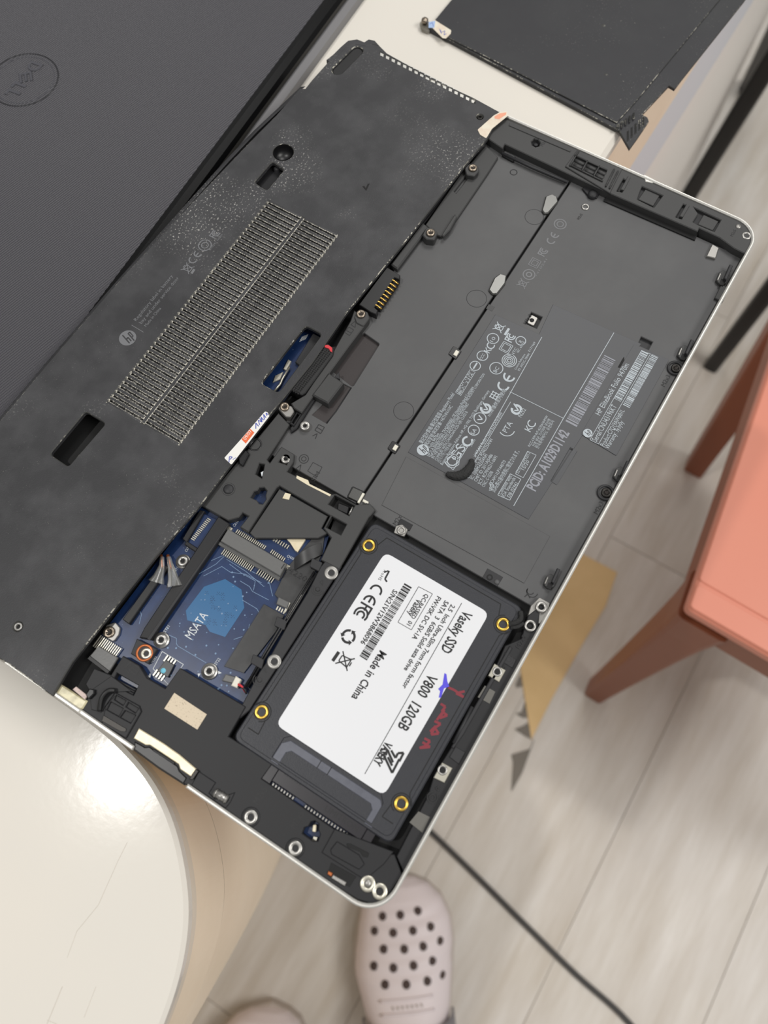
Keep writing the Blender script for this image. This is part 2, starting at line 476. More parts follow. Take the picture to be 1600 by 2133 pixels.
    def build(self, name, m, parent, label=None):
        o = mesh(name, self.V, self.F, m, parent)
        if label: o['label'] = label
        return o
def ribbon(path, w, z0, z1, name, m, parent, b=.2, side=1):
    """a wall that follows a path (mm), w thick to its left"""
    path = [Vector(p) for p in path]; inn = []
    for i, p in enumerate(path):
        e1 = (path[i] - path[i - 1]).normalized() if i else (path[1] - path[0]).normalized()
        e2 = (path[i + 1] - path[i]).normalized() if i < len(path) - 1 else e1
        n1 = Vector((-e1.y, e1.x)); n2 = Vector((-e2.y, e2.x)); mm = (n1 + n2).normalized()
        inn.append(p + mm * (side * w / max(.4, mm.dot(n1))))
    return plate(name, [tuple(p) for p in path] + [tuple(p) for p in reversed(inn)], z0, z1, m, parent, b=b, px=False)

# ------------------------------------------------------------------ setting: floor
fl = mesh('floor', [(-1300, -1600, FLOOR - 6), (2400, -1600, FLOOR - 6), (2400, 1400, FLOOR - 6), (-1300, 1400, FLOOR - 6),
                    (-1300, -1600, FLOOR - 1.2), (2400, -1600, FLOOR - 1.2), (2400, 1400, FLOOR - 1.2), (-1300, 1400, FLOOR - 1.2)],
          [(0, 3, 2, 1), (4, 5, 6, 7), (0, 1, 5, 4), (1, 2, 6, 5), (2, 3, 7, 6), (3, 0, 4, 7)], 'floor_gap')
tag(fl, 'pale greyish wood plank floor under the counter and chair', 'floor', kind='structure')
PW = 180
for k in range(-7, 8):
    v0 = -250 + k * PW; off = {-1: 478, 0: 478 - 700, 1: 100}.get(k, random.uniform(-1200, 0)) if k != 0 else 478
    if k == 0: off = 478
    elif k == -1: off = -330
    elif k == 1: off = 900
    u = off
    while u > -1300: u -= 1200
    while u < 2400:
        a, b = max(u, -1300) + .45, min(u + 1200, 2400) - .45
        if b - a > 5:
            V, F, FM = plate_data(rect(a, b, v0 + .45, v0 + PW - .45), FLOOR - 1.2, FLOOR, b=.3)
            mesh('plank', V, F, 'floor_wood', fl, fm=FM)
        u += 1200

# ------------------------------------------------------------------ rounded counter (lower corner)
arcA = [(-300, 43), (-160, 43.5), (-100, 45), (-73.6, 48.4), (-53.5, 54.6), (-36.9, 64.5), (-21.3, 80.8), (-11.1, 97.9), (-5.6, 116.7), (-3.2, 140), (-3, 200)]
arcA = [p[:2] for p in spline([(x, y, 0) for x, y in arcA], 6)]
def shrink(d):
    """the outline pulled inwards by d"""
    c = inset(ccw(arcA + [(-3, 760), (-640, 760), (-640, 43)]), d); return c
outA = arcA + [(-3, 760), (-640, 760), (-640, 43)]
cA = thing('counter_table', -320, 400, FLOOR, 'cream white counter with a rounded corner and beige curved side', 'table')
plate('table_top', inset(ccw(outA), .0), TABLE - 7, TABLE, 'table_white', cA, b=1.6, px=False)
plate('edge_lip', inset(ccw(outA), .4), TABLE - 15, TABLE - 7.1, 'table_lip', cA, b=.6, px=False)
plate('edge_band', inset(ccw(outA), 1.2), -94, TABLE - 15.1, 'table_side', cA, b=.3, px=False)
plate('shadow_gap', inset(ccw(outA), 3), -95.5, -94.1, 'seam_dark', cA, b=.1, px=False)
top = inset(ccw(outA), 1.5); bot = inset(ccw(outA), 60)
n = len(top); V = []; F = []
ST = 10
for s in range(ST + 1):
    t = s / ST; e = t ** 1.3
    for a, b in zip(top, bot): V.append((a[0] + (b[0] - a[0]) * e, a[1] + (b[1] - a[1]) * e, -95.6 + (FLOOR + 95.6) * t))
for s in range(ST):
    for i in range(n): j = (i + 1) % n; F.append((s * n + j, s * n + i, (s + 1) * n + i, (s + 1) * n + j))
mesh('pedestal', V, F, 'table_side', cA, smooth=False)
# scratches drawn into the top
f = Flat(TABLE + .06)
f.pline([(265, 1755), (245, 1795), (205, 1885), (160, 1940)], .18); f.pline([(160, 1940), (140, 1995)], .12)
f.pline([(130, 2055), (98, 2133)], .22); f.pline([(200, 2055), (175, 2120)], .1); f.pline([(98, 2125), (118, 2133)], .15)
mat('scratch', (206, 198, 186), .5); f.split('scratch', 'scratch', cA, 3)
for m0, m1 in (((433, 1869), (457, 1852)), ((385, 2042), (413, 2020))):
    tube('pencil_mark', [q(*m0, -72) + (-72,), q(*m1, -88) + (-88,)], .3, 'seam_dark', cA, 6)

# ------------------------------------------------------------------ straight counter (under laptop and panel)
cB = thing('counter_table', 515, 480, FLOOR, 'white straight-edged counter holding the closed laptop and loose cover', 'table')
plate('table_top', rr(rect(0, 1030, 86.5, 900), 3), TABLE - 9, TABLE, 'table_white', cB, b=2.5, px=False)
plate('apron', rect(2, 1028, 88.5, 898), -125, TABLE - 9.1, 'table_side', cB, b=.3, px=False)
plate('lower_band', rect(3, 1027, 90, 897), -215, -125.1, 'grey_panel', cB, b=.3, px=False)
plate('front_panel', rect(3, 1026, 92, 112), FLOOR, -215.1, 'white_panel', cB, b=.5, px=False)
plate('plinth', rect(6, 1020, 220, 880), FLOOR, -215.2, 'frame', cB, b=.3, px=False)

# ------------------------------------------------------------------ closed black laptop
ZD = -11.0
p0 = Vector(q(600, 99, ZD)); p1 = Vector(q(106, 756, ZD)); dv = (p0 - p1).normalized(); nv = Vector((-dv.y, dv.x))
if nv.y < 0: nv = -nv
base = p1 - dv * 90
def D(s, t): p = base + dv * s + nv * t; return (p.x, p.y)
tl = thing('closed_laptop', *D(190, 125), TABLE, 'closed black laptop with fine diagonal ribs on its lid', 'laptop')
LW, LD_ = 384, 250
plate('lid', rr([D(0, 0), D(LW, 0), D(LW, LD_), D(0, LD_)], 4), ZD - 1.5, ZD, 'lid_ribs', tl, b=.1, px=False)
def skirt(name, t0, z0, t1, z1, m):
    a = rr([D(-t0, -t0), D(LW + t0, -t0), D(LW + t0, LD_ + t0), D(-t0, LD_ + t0)], 5 + t0); b = rr([D(-t1, -t1), D(LW + t1, -t1), D(LW + t1, LD_ + t1), D(-t1, LD_ + t1)], 5 + t1)
    n = len(a); V = [(x, y, z0) for x, y in a] + [(x, y, z1) for x, y in b]
    mesh(name, V, [(i, n + i, n + (i + 1) % n, (i + 1) % n) for i in range(n)], m, tl, smooth=False)
skirt('lid_bevel', -.3, ZD - .1, 2.2, ZD - .4, 'lid_bevel'); skirt('lid_bevel', 2.2, ZD - .4, 5.2, ZD - 2.0, 'lid_bevel'); skirt('lid_bevel', 5.2, ZD - 2.0, 6.6, ZD - 4.2, 'lid_bevel')
skirt('lid_rim', 6.6, ZD - 4.2, 6.8, ZD - 6.6, 'lid_bevel')
plate('laptop_base', rr([D(-10, -10), D(LW + 10, -10), D(LW + 10, LD_ + 10), D(-10, LD_ + 10)], 12), TABLE, ZD - 7.4, 'dell_base', tl, b=2.5, px=False)
ec = Vector(q(50, 166, ZD)); er = 18.4
em = lathe('emblem_ring', [(er - .35, .02), (er - .35, .12), (er + .35, .12), (er + .35, .02)], 'emblem_line', tl, ec.x, ec.y, ZD, 64)
lathe('emblem_ring', [(er - 2.3, .02), (er - 2.3, .1), (er - 1.9, .1), (er - 1.9, .02)], 'emblem', tl, ec.x, ec.y, ZD, 64)
# the four letters of the badge, cut as outlines
ang = math.degrees(math.atan2(-dv.y, -dv.x)) + 3
ca, sa = math.cos(math.radians(ang)), math.sin(math.radians(ang))
def E2(x, y): return (ec.x + x * ca - y * sa, ec.y + x * sa + y * ca)
def letter(name, loops, up=.25, m='emblem'):
    outer = [E2(*p) for p in loops[0]]; holes = [[E2(*p) for p in h] for h in loops[1:]]
    V, F, FM = plate_data(outer, ZD - .1, ZD + up, holes, .22, 1); mesh(name, V, F, [m, 'emblem_line'], tl, fm=FM)
letter('emblem_letter', [[(-13.2, -4), (-9.5, -4), (-7.3, -2.4), (-6.6, 0), (-7.3, 2.4), (-9.5, 4), (-13.2, 4)], [(-11.2, -2.3), (-11.2, 2.3), (-9.8, 2.3), (-8.8, 1.4), (-8.5, 0), (-8.8, -1.4), (-9.8, -2.3)]])
tilt = lambda pts: [(x * .77 - y * .64 - 1.8, x * .64 + y * .77) for x, y in pts]
letter('emblem_letter', [tilt([(-3.6, -3.6), (3.6, -3.6), (3.6, -2), (-1.9, -2), (-1.9, -.8), (3.2, -.8), (3.2, .8), (-1.9, .8), (-1.9, 2), (3.6, 2), (3.6, 3.6), (-3.6, 3.6)])])
letter('emblem_letter', [[(2.8, -4), (7.3, -4), (7.3, -2.3), (4.8, -2.3), (4.8, 4), (2.8, 4)]])
letter('emblem_letter', [[(8.3, -4), (12.8, -4), (12.8, -2.3), (10.3, -2.3), (10.3, 4), (8.3, 4)]])

# ------------------------------------------------------------------ loose service cover on the counter (upper right)
ZP = -23.4
tp = thing('loose_cover', *q(1230, 120, ZP), TABLE, 'loose scuffed black bottom cover overhanging the white counter edge', 'panel')
S = Q([(893, 58), (930, 0)], ZP)
out = Q([(893, 60), (1290, 272), (1312, 310), (1330, 285), (1352, 252), (1349, 244), (1338, 238), (1394, 178), (1406, 185), (1420, 166), (1552, 0)], ZP)
far = [(out[-1][0] + 60, out[-1][1] - 1), (out[-1][0] + 60, out[0][1] - 2)]
pan = plate('cover_sheet', out + far, ZP - 1.6, ZP, ['panel', 'cover_wear'], tp, b=.22, edge=1, px=False)
# raised inner field
fld = Q([(925, 45), (1270, 250), (1338, 232), (1400, 160), (1510, 20)], ZP)
plate('raised_field', [out[0], (out[0][0] - .3, out[0][1] - 4), Q([(1284, 258)], ZP)[0], Q([(1324, 214)], ZP)[0], Q([(1500, 0)], ZP)[0], (far[0][0], Q([(1500, 0)], ZP)[0][1]), (far[1][0], out[0][1] - 3)], ZP, ZP + .9, ['panel', 'cover_wear'], tp, b=.25, edge=1, px=False)
plate('inner_pad', [(400, 110), (470, 110), (470, 185), (400, 185)], TABLE, ZP - 1.65, 'frame_dark', tp, b=.2, px=False)
for i in range(5):   # slots at the corner
    x = 1288 + i * 8.2; y = 265 - i * 6.0
    plate('corner_slot', [(x - 2.4, y - 6), (x + 2, y - 8), (x + 1.8, y + 5), (x - 2.4, y + 7)], ZP + .9, ZP + 1.25, ['hole', 'cover_wear'], tp, b=.2, edge=1)
    x = 1309 + i * 8; y = 282 - i * 7.6
    if i < 5: plate('corner_slot', [(x - 2.6, y - 9), (x + 1.8, y - 12), (x + 2, y + 9), (x - 2.6, y + 12)], ZP, ZP + .4, ['hole', 'cover_wear'], tp, b=.25, edge=1)
c = q(885, 46, ZP + 1); lathe('screw', [(0, 3.2), (1.2, 3.2), (1.9, 2.6), (2.0, 1.2), (1.1, 1.1), (1.1, -2)], 'screw', tp, c[0], c[1], ZP)
plate('screw_tab', [(874, 48), (884, 36), (902, 52), (893, 66), (878, 60)], ZP - 1.6, ZP - .2, 'clear_tape', tp, r=1)
st = plate('paper_sticker', [(893, 50), (905, 41), (940, 63), (939, 70), (929, 80), (922, 79)], ZP + .9, ZP + 1.05, 'sticker_cream', tp, r=.5, b=.02)
f = Flat(ZP + 1.1); f.ppoly([(893, 46), (907, 43), (905, 58), (893, 58)]); mat('blue_stain', (164, 186, 222), .5); f.build('blue_mark', 'blue_stain', st)
f = Flat(ZP + 1.12); f.pline([(915, 60), (920, 70), (918, 62)], .25); f.pline([(921, 67), (927, 64), (925, 73), (930, 70)], .3); f.pline([(895, 50), (901, 47), (903, 55)], .25); f.split('handwriting', 'pen_ink', st, .8)
for (x, y, s) in ((1257, 53, 5), (1262, 155, 4), (1380, 130, 2), (1258, 102, 2)):
    c = q(x, y, ZP + .9); lathe('scuff_dot', [(0, .25), (s * .1, .22), (s * .22, .02)], 'cover_wear', tp, c[0], c[1], ZP + .9, 9)

# ------------------------------------------------------------------ chair
ZS = -320.0
tc_ = thing('chair', 420, -330, FLOOR, 'salmon pink plastic chair with brown tapered legs', 'chair')
c0 = Vector(q(1432, 1268, ZS)); e1 = (Vector(q(1600, 775, ZS)) - c0).normalized(); e2 = (Vector(q(1600, 1366, ZS)) - c0).normalized()
def CH(a, b): p = c0 + e1 * a + e2 * b; return (p.x, p.y)
CS = 400
plate('seat', rr([CH(0, 0), CH(CS, 0), CH(CS, CS), CH(0, CS)], 6), ZS - 12, ZS, 'seat', tc_, b=2.5, px=False)
plate('front_strip', rr([CH(2, 1), CH(24, 1), CH(24, CS - 1), CH(2, CS - 1)], 4), ZS + .02, ZS + 1.2, 'seat', tc_, b=.8, px=False)
plate('seat_cushion', rr([CH(26.5, 1), CH(CS - 2, 1), CH(CS - 2, CS - 1), CH(26.5, CS - 1)], 4), ZS + .02, ZS + 1.2, 'seat', tc_, b=.8, px=False)
ap = rr([CH(6, 6), CH(CS - 6, 6), CH(CS - 6, CS - 6), CH(6, CS - 6)], 6)
plate('apron', ap, ZS - 62, ZS - 12.1, 'chair_side', tc_, holes=[inset(ccw(ap), 18)], b=1, px=False)
def leg(name, m, parent, a, b, foot, ztop, zbot, wt, wb, size_dir=(e1, e2), rnd=.25):
    t = Vector(a)
    V = []; F = []; ST = 8
    for s in range(ST + 1):
        k = s / ST; cx = t.x + (foot[0] - t.x) * k; cy = t.y + (foot[1] - t.y) * k; z = ztop + (zbot - ztop) * k
        ww = (wt + (wb - wt) * (k ** .6)) / 2
        for x, y in rr([(-ww, -ww), (ww, -ww), (ww, ww), (-ww, ww)], ww * rnd, 2):
            p = size_dir[0] * x + size_dir[1] * y; V.append((cx + p.x, cy + p.y, z))
    n = len(V) // (ST + 1)
    for s in range(ST):
        for i in range(n): j = (i + 1) % n; F.append((s * n + i, s * n + j, (s + 1) * n + j, (s + 1) * n + i))
    F.append(tuple(range(n))[::-1]) ; F.append(tuple(ST * n + i for i in range(n)))
    return mesh(name, V, F, m, parent)
f1 = q(1239, 1440, FLOOR); f2 = q(1448, 972, FLOOR)
leg('leg', 'chair_side', tc_, CH(24, 24), None, f1, ZS - 30, FLOOR, 46, 24)
leg('leg', 'chair_side', tc_, CH(CS - 30, 24), None, f2, ZS - 30, FLOOR, 46, 28)
leg('leg', 'chair_side', tc_, CH(CS - 30, CS - 24), None, CH(CS + 10, CS + 5), ZS - 30, FLOOR, 46, 26)
leg('leg', 'chair_side', tc_, CH(24, CS - 24), None, CH(-15, CS + 8), ZS - 30, FLOOR, 46, 26)

# ------------------------------------------------------------------ black metal stool behind the chair
g2 = q(1483, 762, FLOOR); g3 = q(1560, 182, FLOOR); g1 = (q(1440, 402, FLOOR)[0] - 10, q(1440, 402, FLOOR)[1])
tb = thing('metal_stool', g2[0] + 180, g2[1] + 40, FLOOR, 'thin black metal legs of a stool standing behind the pink chair', 'stool')
ex, ey = Vector((1, 0)), Vector((0, 1))
leg('leg', 'black_metal', tb, g2, None, g2, FLOOR + 430, FLOOR, 24, 22, (ex, ey), .5)
g1 = q(1420, 432, FLOOR)
u1 = q(1600, 138, FLOOR + 300)
T1 = (g1[0] + (u1[0] - g1[0]) * 1.43, g1[1] + (u1[1] - g1[1]) * 1.43)
leg('leg', 'black_metal', tb, T1, None, g1, FLOOR + 430, FLOOR, 26, 26, (ex, ey), .5)
u3 = q(1612, 80, FLOOR + 200)
T3 = (g3[0] + (u3[0] - g3[0]) * 2.15, g3[1] + (u3[1] - g3[1]) * 2.15)
leg('leg', 'black_metal', tb, T3, None, g3, FLOOR + 430, FLOOR, 30, 30, (ex, ey), .5)
plate('seat', rr([g2, T1, T3, (T3[0] + 60, -120)], 5), FLOOR + 430, FLOOR + 446, 'black_metal', tb, b=2, px=False)

# ------------------------------------------------------------------ torn cardboard on the floor
tcb = thing('cardboard_sheet', *q(1180, 1350, FLOOR), FLOOR, 'torn tan cardboard sheet lying on the floor beneath the laptop', 'cardboard')
plate('sheet', [(1207, 1150), (1286, 1192), (1262, 1262), (1215, 1340), (1150, 1455), (1107, 1541), (1096, 1470), (1084, 1392), (1060, 1370), (1100, 1260)], FLOOR, FLOOR + 2.5, 'cardboard', tcb, b=.4)
for pts in ([(1084, 1405), (1075, 1425), (1076, 1432), (1091, 1428)], [(1094, 1462), (1088, 1482), (1076, 1487), (1090, 1495), (1100, 1494)],
            [(1098, 1505), (1094, 1510), (1073, 1519), (1094, 1533), (1109, 1540), (1105, 1522)], [(1113, 1541), (1105, 1560), (1066, 1572), (1070, 1588), (1066, 1648), (1088, 1610)]):
    plate('torn_flap', pts, FLOOR + .1, FLOOR + 2.2, 'cardboard_back', tcb, b=.3)

# ------------------------------------------------------------------ floor cable
cp = [q(x, y, FLOOR + 3.5) + (FLOOR + 3.5,) for x, y in ((640, 1420), (740, 1570), (860, 1700), (905, 1740), (1000, 1832), (1100, 1932), (1200, 2030), (1310, 2130), (1400, 2260), (1480, 2500), (1500, 2800))]
tag(tube('floor_cable', spline(cp, 6), 3.4, 'cord'), 'thin black cable running across the wooden floor beside the clog', 'cable')

# ------------------------------------------------------------------ clogs
def clog(label, toe, heel_dir, mirror=1):
    ax = Vector(heel_dir).normalized(); ay = Vector((-ax.y, ax.x)) * mirror
    t = thing('clog', toe[0] + ax.x * 130, toe[1] + ax.y * 130, FLOOR, label, 'shoe', 'grey clogs on the wooden floor')
    T = lambda s, w: (toe[0] + ax.x * s + ay.x * w, toe[1] + ax.y * s + ay.y * w)
    prof = [(0, 0, 0), (4, 22, 18), (12, 36, 30), (28, 48, 40), (50, 55, 47), (75, 58, 52), (100, 57, 56), (125, 52, 61), (150, 47, 66), (165, 45, 68)]
    rest = [(185, 43, 58), (215, 42, 50), (245, 38, 46), (262, 26, 44), (270, 2, 40)]
    skew = lambda s: 6 * math.sin(min(1, s / 90) * math.pi)
    left = [T(s, -w * 1.05 + skew(s)) for s, w, h in prof[1:] + rest]; right = [T(s, w * 1.05 + skew(s)) for s, w, h in prof[1:] + rest]
    ol = [T(-3, 0)] + right + list(reversed(left))
    plate('sole', ol, FLOOR, FLOOR + 24, 'clog_sole', t, b=3, px=False)
    ripple = lambda s, x, c: 1.5 * math.sin(2 * math.pi * (s + abs(x) ** 2 * 12) / 17) * max(0, min(1, (s - 26) / 8, (114 - s) / 8)) * max(0, c)
    def surf(pr, z0, name, m, fac=1.0, openend=False):
        V = []; F = []; K = 16
        for s, w, h in pr:
            for j in range(K + 1):
                a = math.pi * (j / K - .5); x = math.sin(a); c = math.cos(a)
                rip = ripple(s, x, c)
                V.append(T(s, skew(s) + w * fac * math.copysign(abs(x) ** .85, x)) + (FLOOR + z0 + h * fac * max(0, c) ** .62 + rip,))
        for i in range(len(pr) - 1):
            for j in range(K): F.append((i * (K + 1) + j, i * (K + 1) + j + 1, (i + 1) * (K + 1) + j + 1, (i + 1) * (K + 1) + j))
        if mirror > 0: F = [tuple(reversed(x)) for x in F]
        return mesh(name, V, F, m, t, smooth=True)
    ps = []
    for i in range(len(prof) - 1):
        for j in range(6):
            k = j / 6; ps.append(tuple(prof[i][c] + (prof[i + 1][c] - prof[i][c]) * k for c in range(3)))
    ps.append(prof[-1])
    surf(ps, 20, 'upper', 'clog')
    V = []; F = []   # heel wall
    ring_o = [T(s, skew(s) + w) for s, w, h in rest] ; ring = [T(s, skew(s) - w) for s, w, h in rest]
    full = [T(160, skew(160) + 44)] + ring_o + list(reversed(ring)) + [T(160, skew(160) - 44)]
    inn = inset(ccw(full), 6); full = ccw(full)
    plate('heel_wall', full, FLOOR + 22, FLOOR + 55, 'clog', t, holes=[inn], b=2, px=False)
    # strap over the instep
    V = []; F = []; K = 18
    for sgn, s in ((0, 148), (0, 186)):
        for j in range(K + 1):
            a = math.pi * (j / K - .5)
            V.append(T(s + 10 * math.cos(a) - 6, skew(s) + 50 * math.sin(a)) + (FLOOR + 40 + 52 * max(0, math.cos(a)) ** .7,))
    F = [(j, j + 1, K + 2 + j, K + 1 + j) for j in range(K)]
    o = mesh('strap', V, F, 'clog_strap', t, smooth=True); md = o.modifiers.new('thick', 'SOLIDIFY'); md.thickness = .003
    def at(s, w):
        for i in range(len(prof) - 1):
            if prof[i][0] <= s <= prof[i + 1][0]:
                k = (s - prof[i][0]) / (prof[i + 1][0] - prof[i][0]); pw = prof[i][1] + (prof[i + 1][1] - prof[i][1]) * k; ph = prof[i][2] + (prof[i + 1][2] - prof[i][2]) * k; break
        x = max(-.97, min(.97, w / pw)); a = math.asin(math.copysign(abs(x) ** (1 / .85), x))
        return Vector(T(s, skew(s) + w) + (FLOOR + 20 + ph * max(0, math.cos(a)) ** .62 + ripple(s, math.sin(a), math.cos(a)),))
    holes = [(38, -24), (38, -3), (36, 18), (52, -35), (55, -13), (55, 10), (54, 31), (70, -24), (72, 0), (72, 22), (70, 42), (86, -34), (89, -11), (89, 12), (88, 34), (104, -22), (106, 2), (106, 26), (104, 44)]
    V0, F0 = lathe_data([(0, .7), (3.6, .7), (4.6, .2), (4.8, -3)], 12); me = local_mesh('vent_hole', V0, F0, 'clog_hole', smooth=True)
    for s, w in holes:
        p = at(s, w); du = at(s + 2, w) - at(s - 2, w); dw = at(s, w + 2) - at(s, w - 2); nrm = du.cross(dw).normalized()
        if nrm.z < 0: nrm = -nrm
        o = link('vent_hole', me, t); o.location = W(*p); o.rotation_mode = 'QUATERNION'; o.rotation_quaternion = nrm.to_track_quat('Z', 'Y')
    # raised name plate ridges near the strap
    for s in (120, 133):
        path = [tuple(at(s, w) + Vector((0, 0, .4))) for w in range(-30, 31, 5)]
        tube('ridge', path, 1.6, 'clog', t, 6)
    for i in range(7):
        w = -16 + i * 5.3; tube('raised_mark', [tuple(at(125.5, w) + Vector((0, 0, .3))), tuple(at(128.5, w + 1.5) + Vector((0, 0, .3)))], 1.1, 'clog_sole', t, 6)
    return t
A = Vector(q(822, 1826, FLOOR + 40)); B = Vector(q(852, 2133, FLOOR + 60))
clog('pale grey clog with round vent holes beside the floor cable', (A.x, A.y), (B.x - A.x, B.y - A.y))
A2 = Vector(q(562, 2098, FLOOR + 30))
clog('grey clog toe peeking in below the rounded counter', (A2.x, A2.y), (B.x - A.x - 10, B.y - A.y + 26), -1)

# ================================================================== opened laptop, upside down
lp = thing('opened_laptop', 169, 120, TABLE, 'upside-down silver laptop with its battery bay and circuit board exposed', 'laptop')
plate('base_tray', rr(rect(.6, 337.4, .6, 236), 12), -13, -8.6, 'tray', lp, b=.3, px=False)
plate('screen_lid', rr(rect(1, 337, 2, 228), 10), TABLE, -19, 'silver', lp, b=1.2, px=False)
for u in (60, 278): plate('hinge_block', rect(u - 20, u + 20, 205, 222), -19, -13, 'frame_dark', lp, b=.3, px=False)
plate('palm_wall', [(2, 3), (336, 3), (336, 12), (2, 12)], -19, -13, 'frame_dark', lp, b=.2, px=False)
# silver rim
cor = lambda cx, cy, r, a0, a1: [(cx + r * math.cos(math.radians(a)), cy + r * math.sin(math.radians(a))) for a in range(a0, a1 + 1, 9)]
p = [(0, 84)] + cor(12, 12, 12, 180, 270) + cor(326, 12, 12, 270, 360) + [(338, 100), (338, 139)]
rim = ribbon(p, 1.5, -12, 0, 'silver_rim', 'silver', lp, b=.5)
ribbon([(0, 147), (0, 134.5)], 1.5, -12, -.1, 'silver_rim', 'silver', lp, b=.4)
ribbon([(0, 134.5), (0, 109)], 1.6, -12, -.2, 'silver_rim', 'silver', lp, b=.4)
plate('rim_notch', [(1340, 362), (1364, 374), (1361, 381), (1345, 378)], -3, -.6, 'silver', lp, b=.2, r=.6)

# ---------------------------------------------------------------- service cover (still screwed on)
ZC = 1.0
outl = Q([(1016, 288), (1030, 262), (1040, 232), (987, 203), (900, 163), (806, 110), (793, 97), (781, 84), (768, 81), (759, 87), (744, 81), (725, 84), (710, 97), (695, 112), (680, 124), (684, 128), (650, 166), (636, 184), (624, 184), (575, 240), (537, 278), (480, 337), (420, 400)], ZC)
outl += [(164, 240.5), (112, 241.2), (77, 241), (20, 240), (8, 237), (2, 231), (0, 222), (0, 174), (.4, 170)]
outl += Q([(87, 1434), (109, 1450), (116, 1438), (150, 1381), (206, 1309), (325, 1159), (422, 1047), (482, 967), (560, 867), (650, 757), (722, 652), (850, 496), (969, 344)], ZC)
hol = [circ(*q(590, 317, ZC), 5.0), rr(Q([(530, 379), (567, 336), (592, 353), (556, 397)], ZC), 1.6), rr(Q([(178, 857), (220, 882), (142, 972), (104, 946)], ZC), 1.6),
       rr(Q([(637, 678), (671, 696), (580, 818), (543, 798)], ZC), 2), circ(*q(37, 1305, ZC), 1.9, 16), circ(*q(1000, 243, ZC), 1.7, 16)]
for i in range(17):
    x = 796 + i * 11.9; y = 112 + i * 6.1
    hol.append(Q([(x - 3.6, y - 4), (x + 3.4, y - 1), (x + 2.6, y + 5), (x - 4, y + 2)], ZC))
U0, U1, V0_, V1_ = 109.0, 233.5, 167.5, 206.5
hol.append(rect(U0, U1, V0_, V1_))
# foot recess
fa, fb = Vector(q(704, 146, ZC)), Vector(q(744, 106, ZC)); fd = (fb - fa).normalized(); fn_ = Vector((-fd.y, fd.x))
def cap(a, b, r, n=8):
    d = (b - a).normalized(); t = math.atan2(d.y, d.x); o = []
    for i in range(n + 1): s = t - math.pi / 2 + math.pi * i / n; o.append((b.x + r * math.cos(s), b.y + r * math.sin(s)))
    for i in range(n + 1): s = t + math.pi / 2 + math.pi * i / n; o.append((a.x + r * math.cos(s), a.y + r * math.sin(s)))
    return o
hol.append(cap(fa, fb, 3.0))
cov = plate('service_cover', outl, -1.0, ZC, ['cover', 'cover_wear'], lp, holes=hol, b=.38, edge=1, px=False)
# sloping rear lip of the cover
lip = [(302.2, 231.7), (266, 236.2), (244, 237.6), (164, 240.4), (112, 241.1), (77, 241), (20, 240)]
V = [(u, v - .6, .55) for u, v in lip] + [(u, v + 2.6, -1.2) for u, v in lip] + [(u, v + 3.2, -6) for u, v in lip] + [(u, v + 1, -12) for u, v in lip]
k = len(lip); F = [(r * k + i + 1, r * k + i, (r + 1) * k + i, (r + 1) * k + i + 1) for r in range(3) for i in range(k - 1)]
mesh('rear_lip', V, [tuple(reversed(x)) for x in F], 'cover', cov, smooth=True)
lp_side = [(338, 139), (338.6, 176), (343, 208)]
plate('rubber_foot', cap(fa, fb, 2.9), -1.5, .2, 'rubber', cov, b=.4, px=False)
plate('hinge_cap', [(680, 124), (695, 112), (710, 97), (725, 84), (744, 81), (759, 87), (768, 81), (781, 84), (790, 95), (775, 92), (762, 96), (740, 92), (722, 98), (700, 120), (688, 130)], -6, 1.25, 'cover', cov, b=.3)
bk = [(796 + i * 190, 112 + i * 98) for i in (0, 1)]
plate('vent_backing', [(786, 113), (795, 106), (992, 207), (984, 218)], -2.4, .55, 'silver', cov, b=.1)
ribbon([(-.7, 172), (-.7, 151)], 1.4, -4, -1.2, 'silver_rim', 'silver', lp, b=.3)
# vent: slats with worn edges over a dust-filled mesh
plate('dust_mesh', rect(U0 - 1, U1 + 1, V0_ - 1, V1_ + 1), -2.6, -.55, 'vent_dust', cov, b=0, px=False)
vm = (V0_ + V1_) / 2
plate('vent_spine', rect(U0, U1, vm - .9, vm + .9), -1, ZC - .02, ['cover', 'slat_wear'], cov, b=.25, edge=1, px=False)
R_ = 49; pitch = (U1 - U0) / R_
sw = pitch * .66; half = (V1_ - V0_) / 2 - .9
Vd, Fd, Fm = plate_data(rect(-sw / 2, sw / 2, -half / 2, half / 2), -1.6, 0, b=.3, edge=1)
sm = local_mesh('vent_slat', Vd, Fd, ['cover', 'slat_wear'], Fm)
Ve, Fe = lathe_data([(.0, -1.5), (.68, -1.5), (.68, -.1), (.4, .12), (.0, .12)], 10)
for i in range(R_ + 1):
    u = U0 + i * pitch
    for sgn in (-1, 1):
        place('vent_slat', sm, cov, u, vm + sgn * (.9 + half / 2), ZC - .02)
# slot end beads (worn tips)
bead = local_mesh('slot_tip', *lathe_data([(0, .3), (.35, .28), (.6, .05), (.62, -.3)], 8), 'slat_wear', smooth=True)
for i in range(R_):
    for vv in (V0_, V1_): place('slot_tip', bead, cov, U0 + (i + .5) * pitch, vv, ZC - .05)
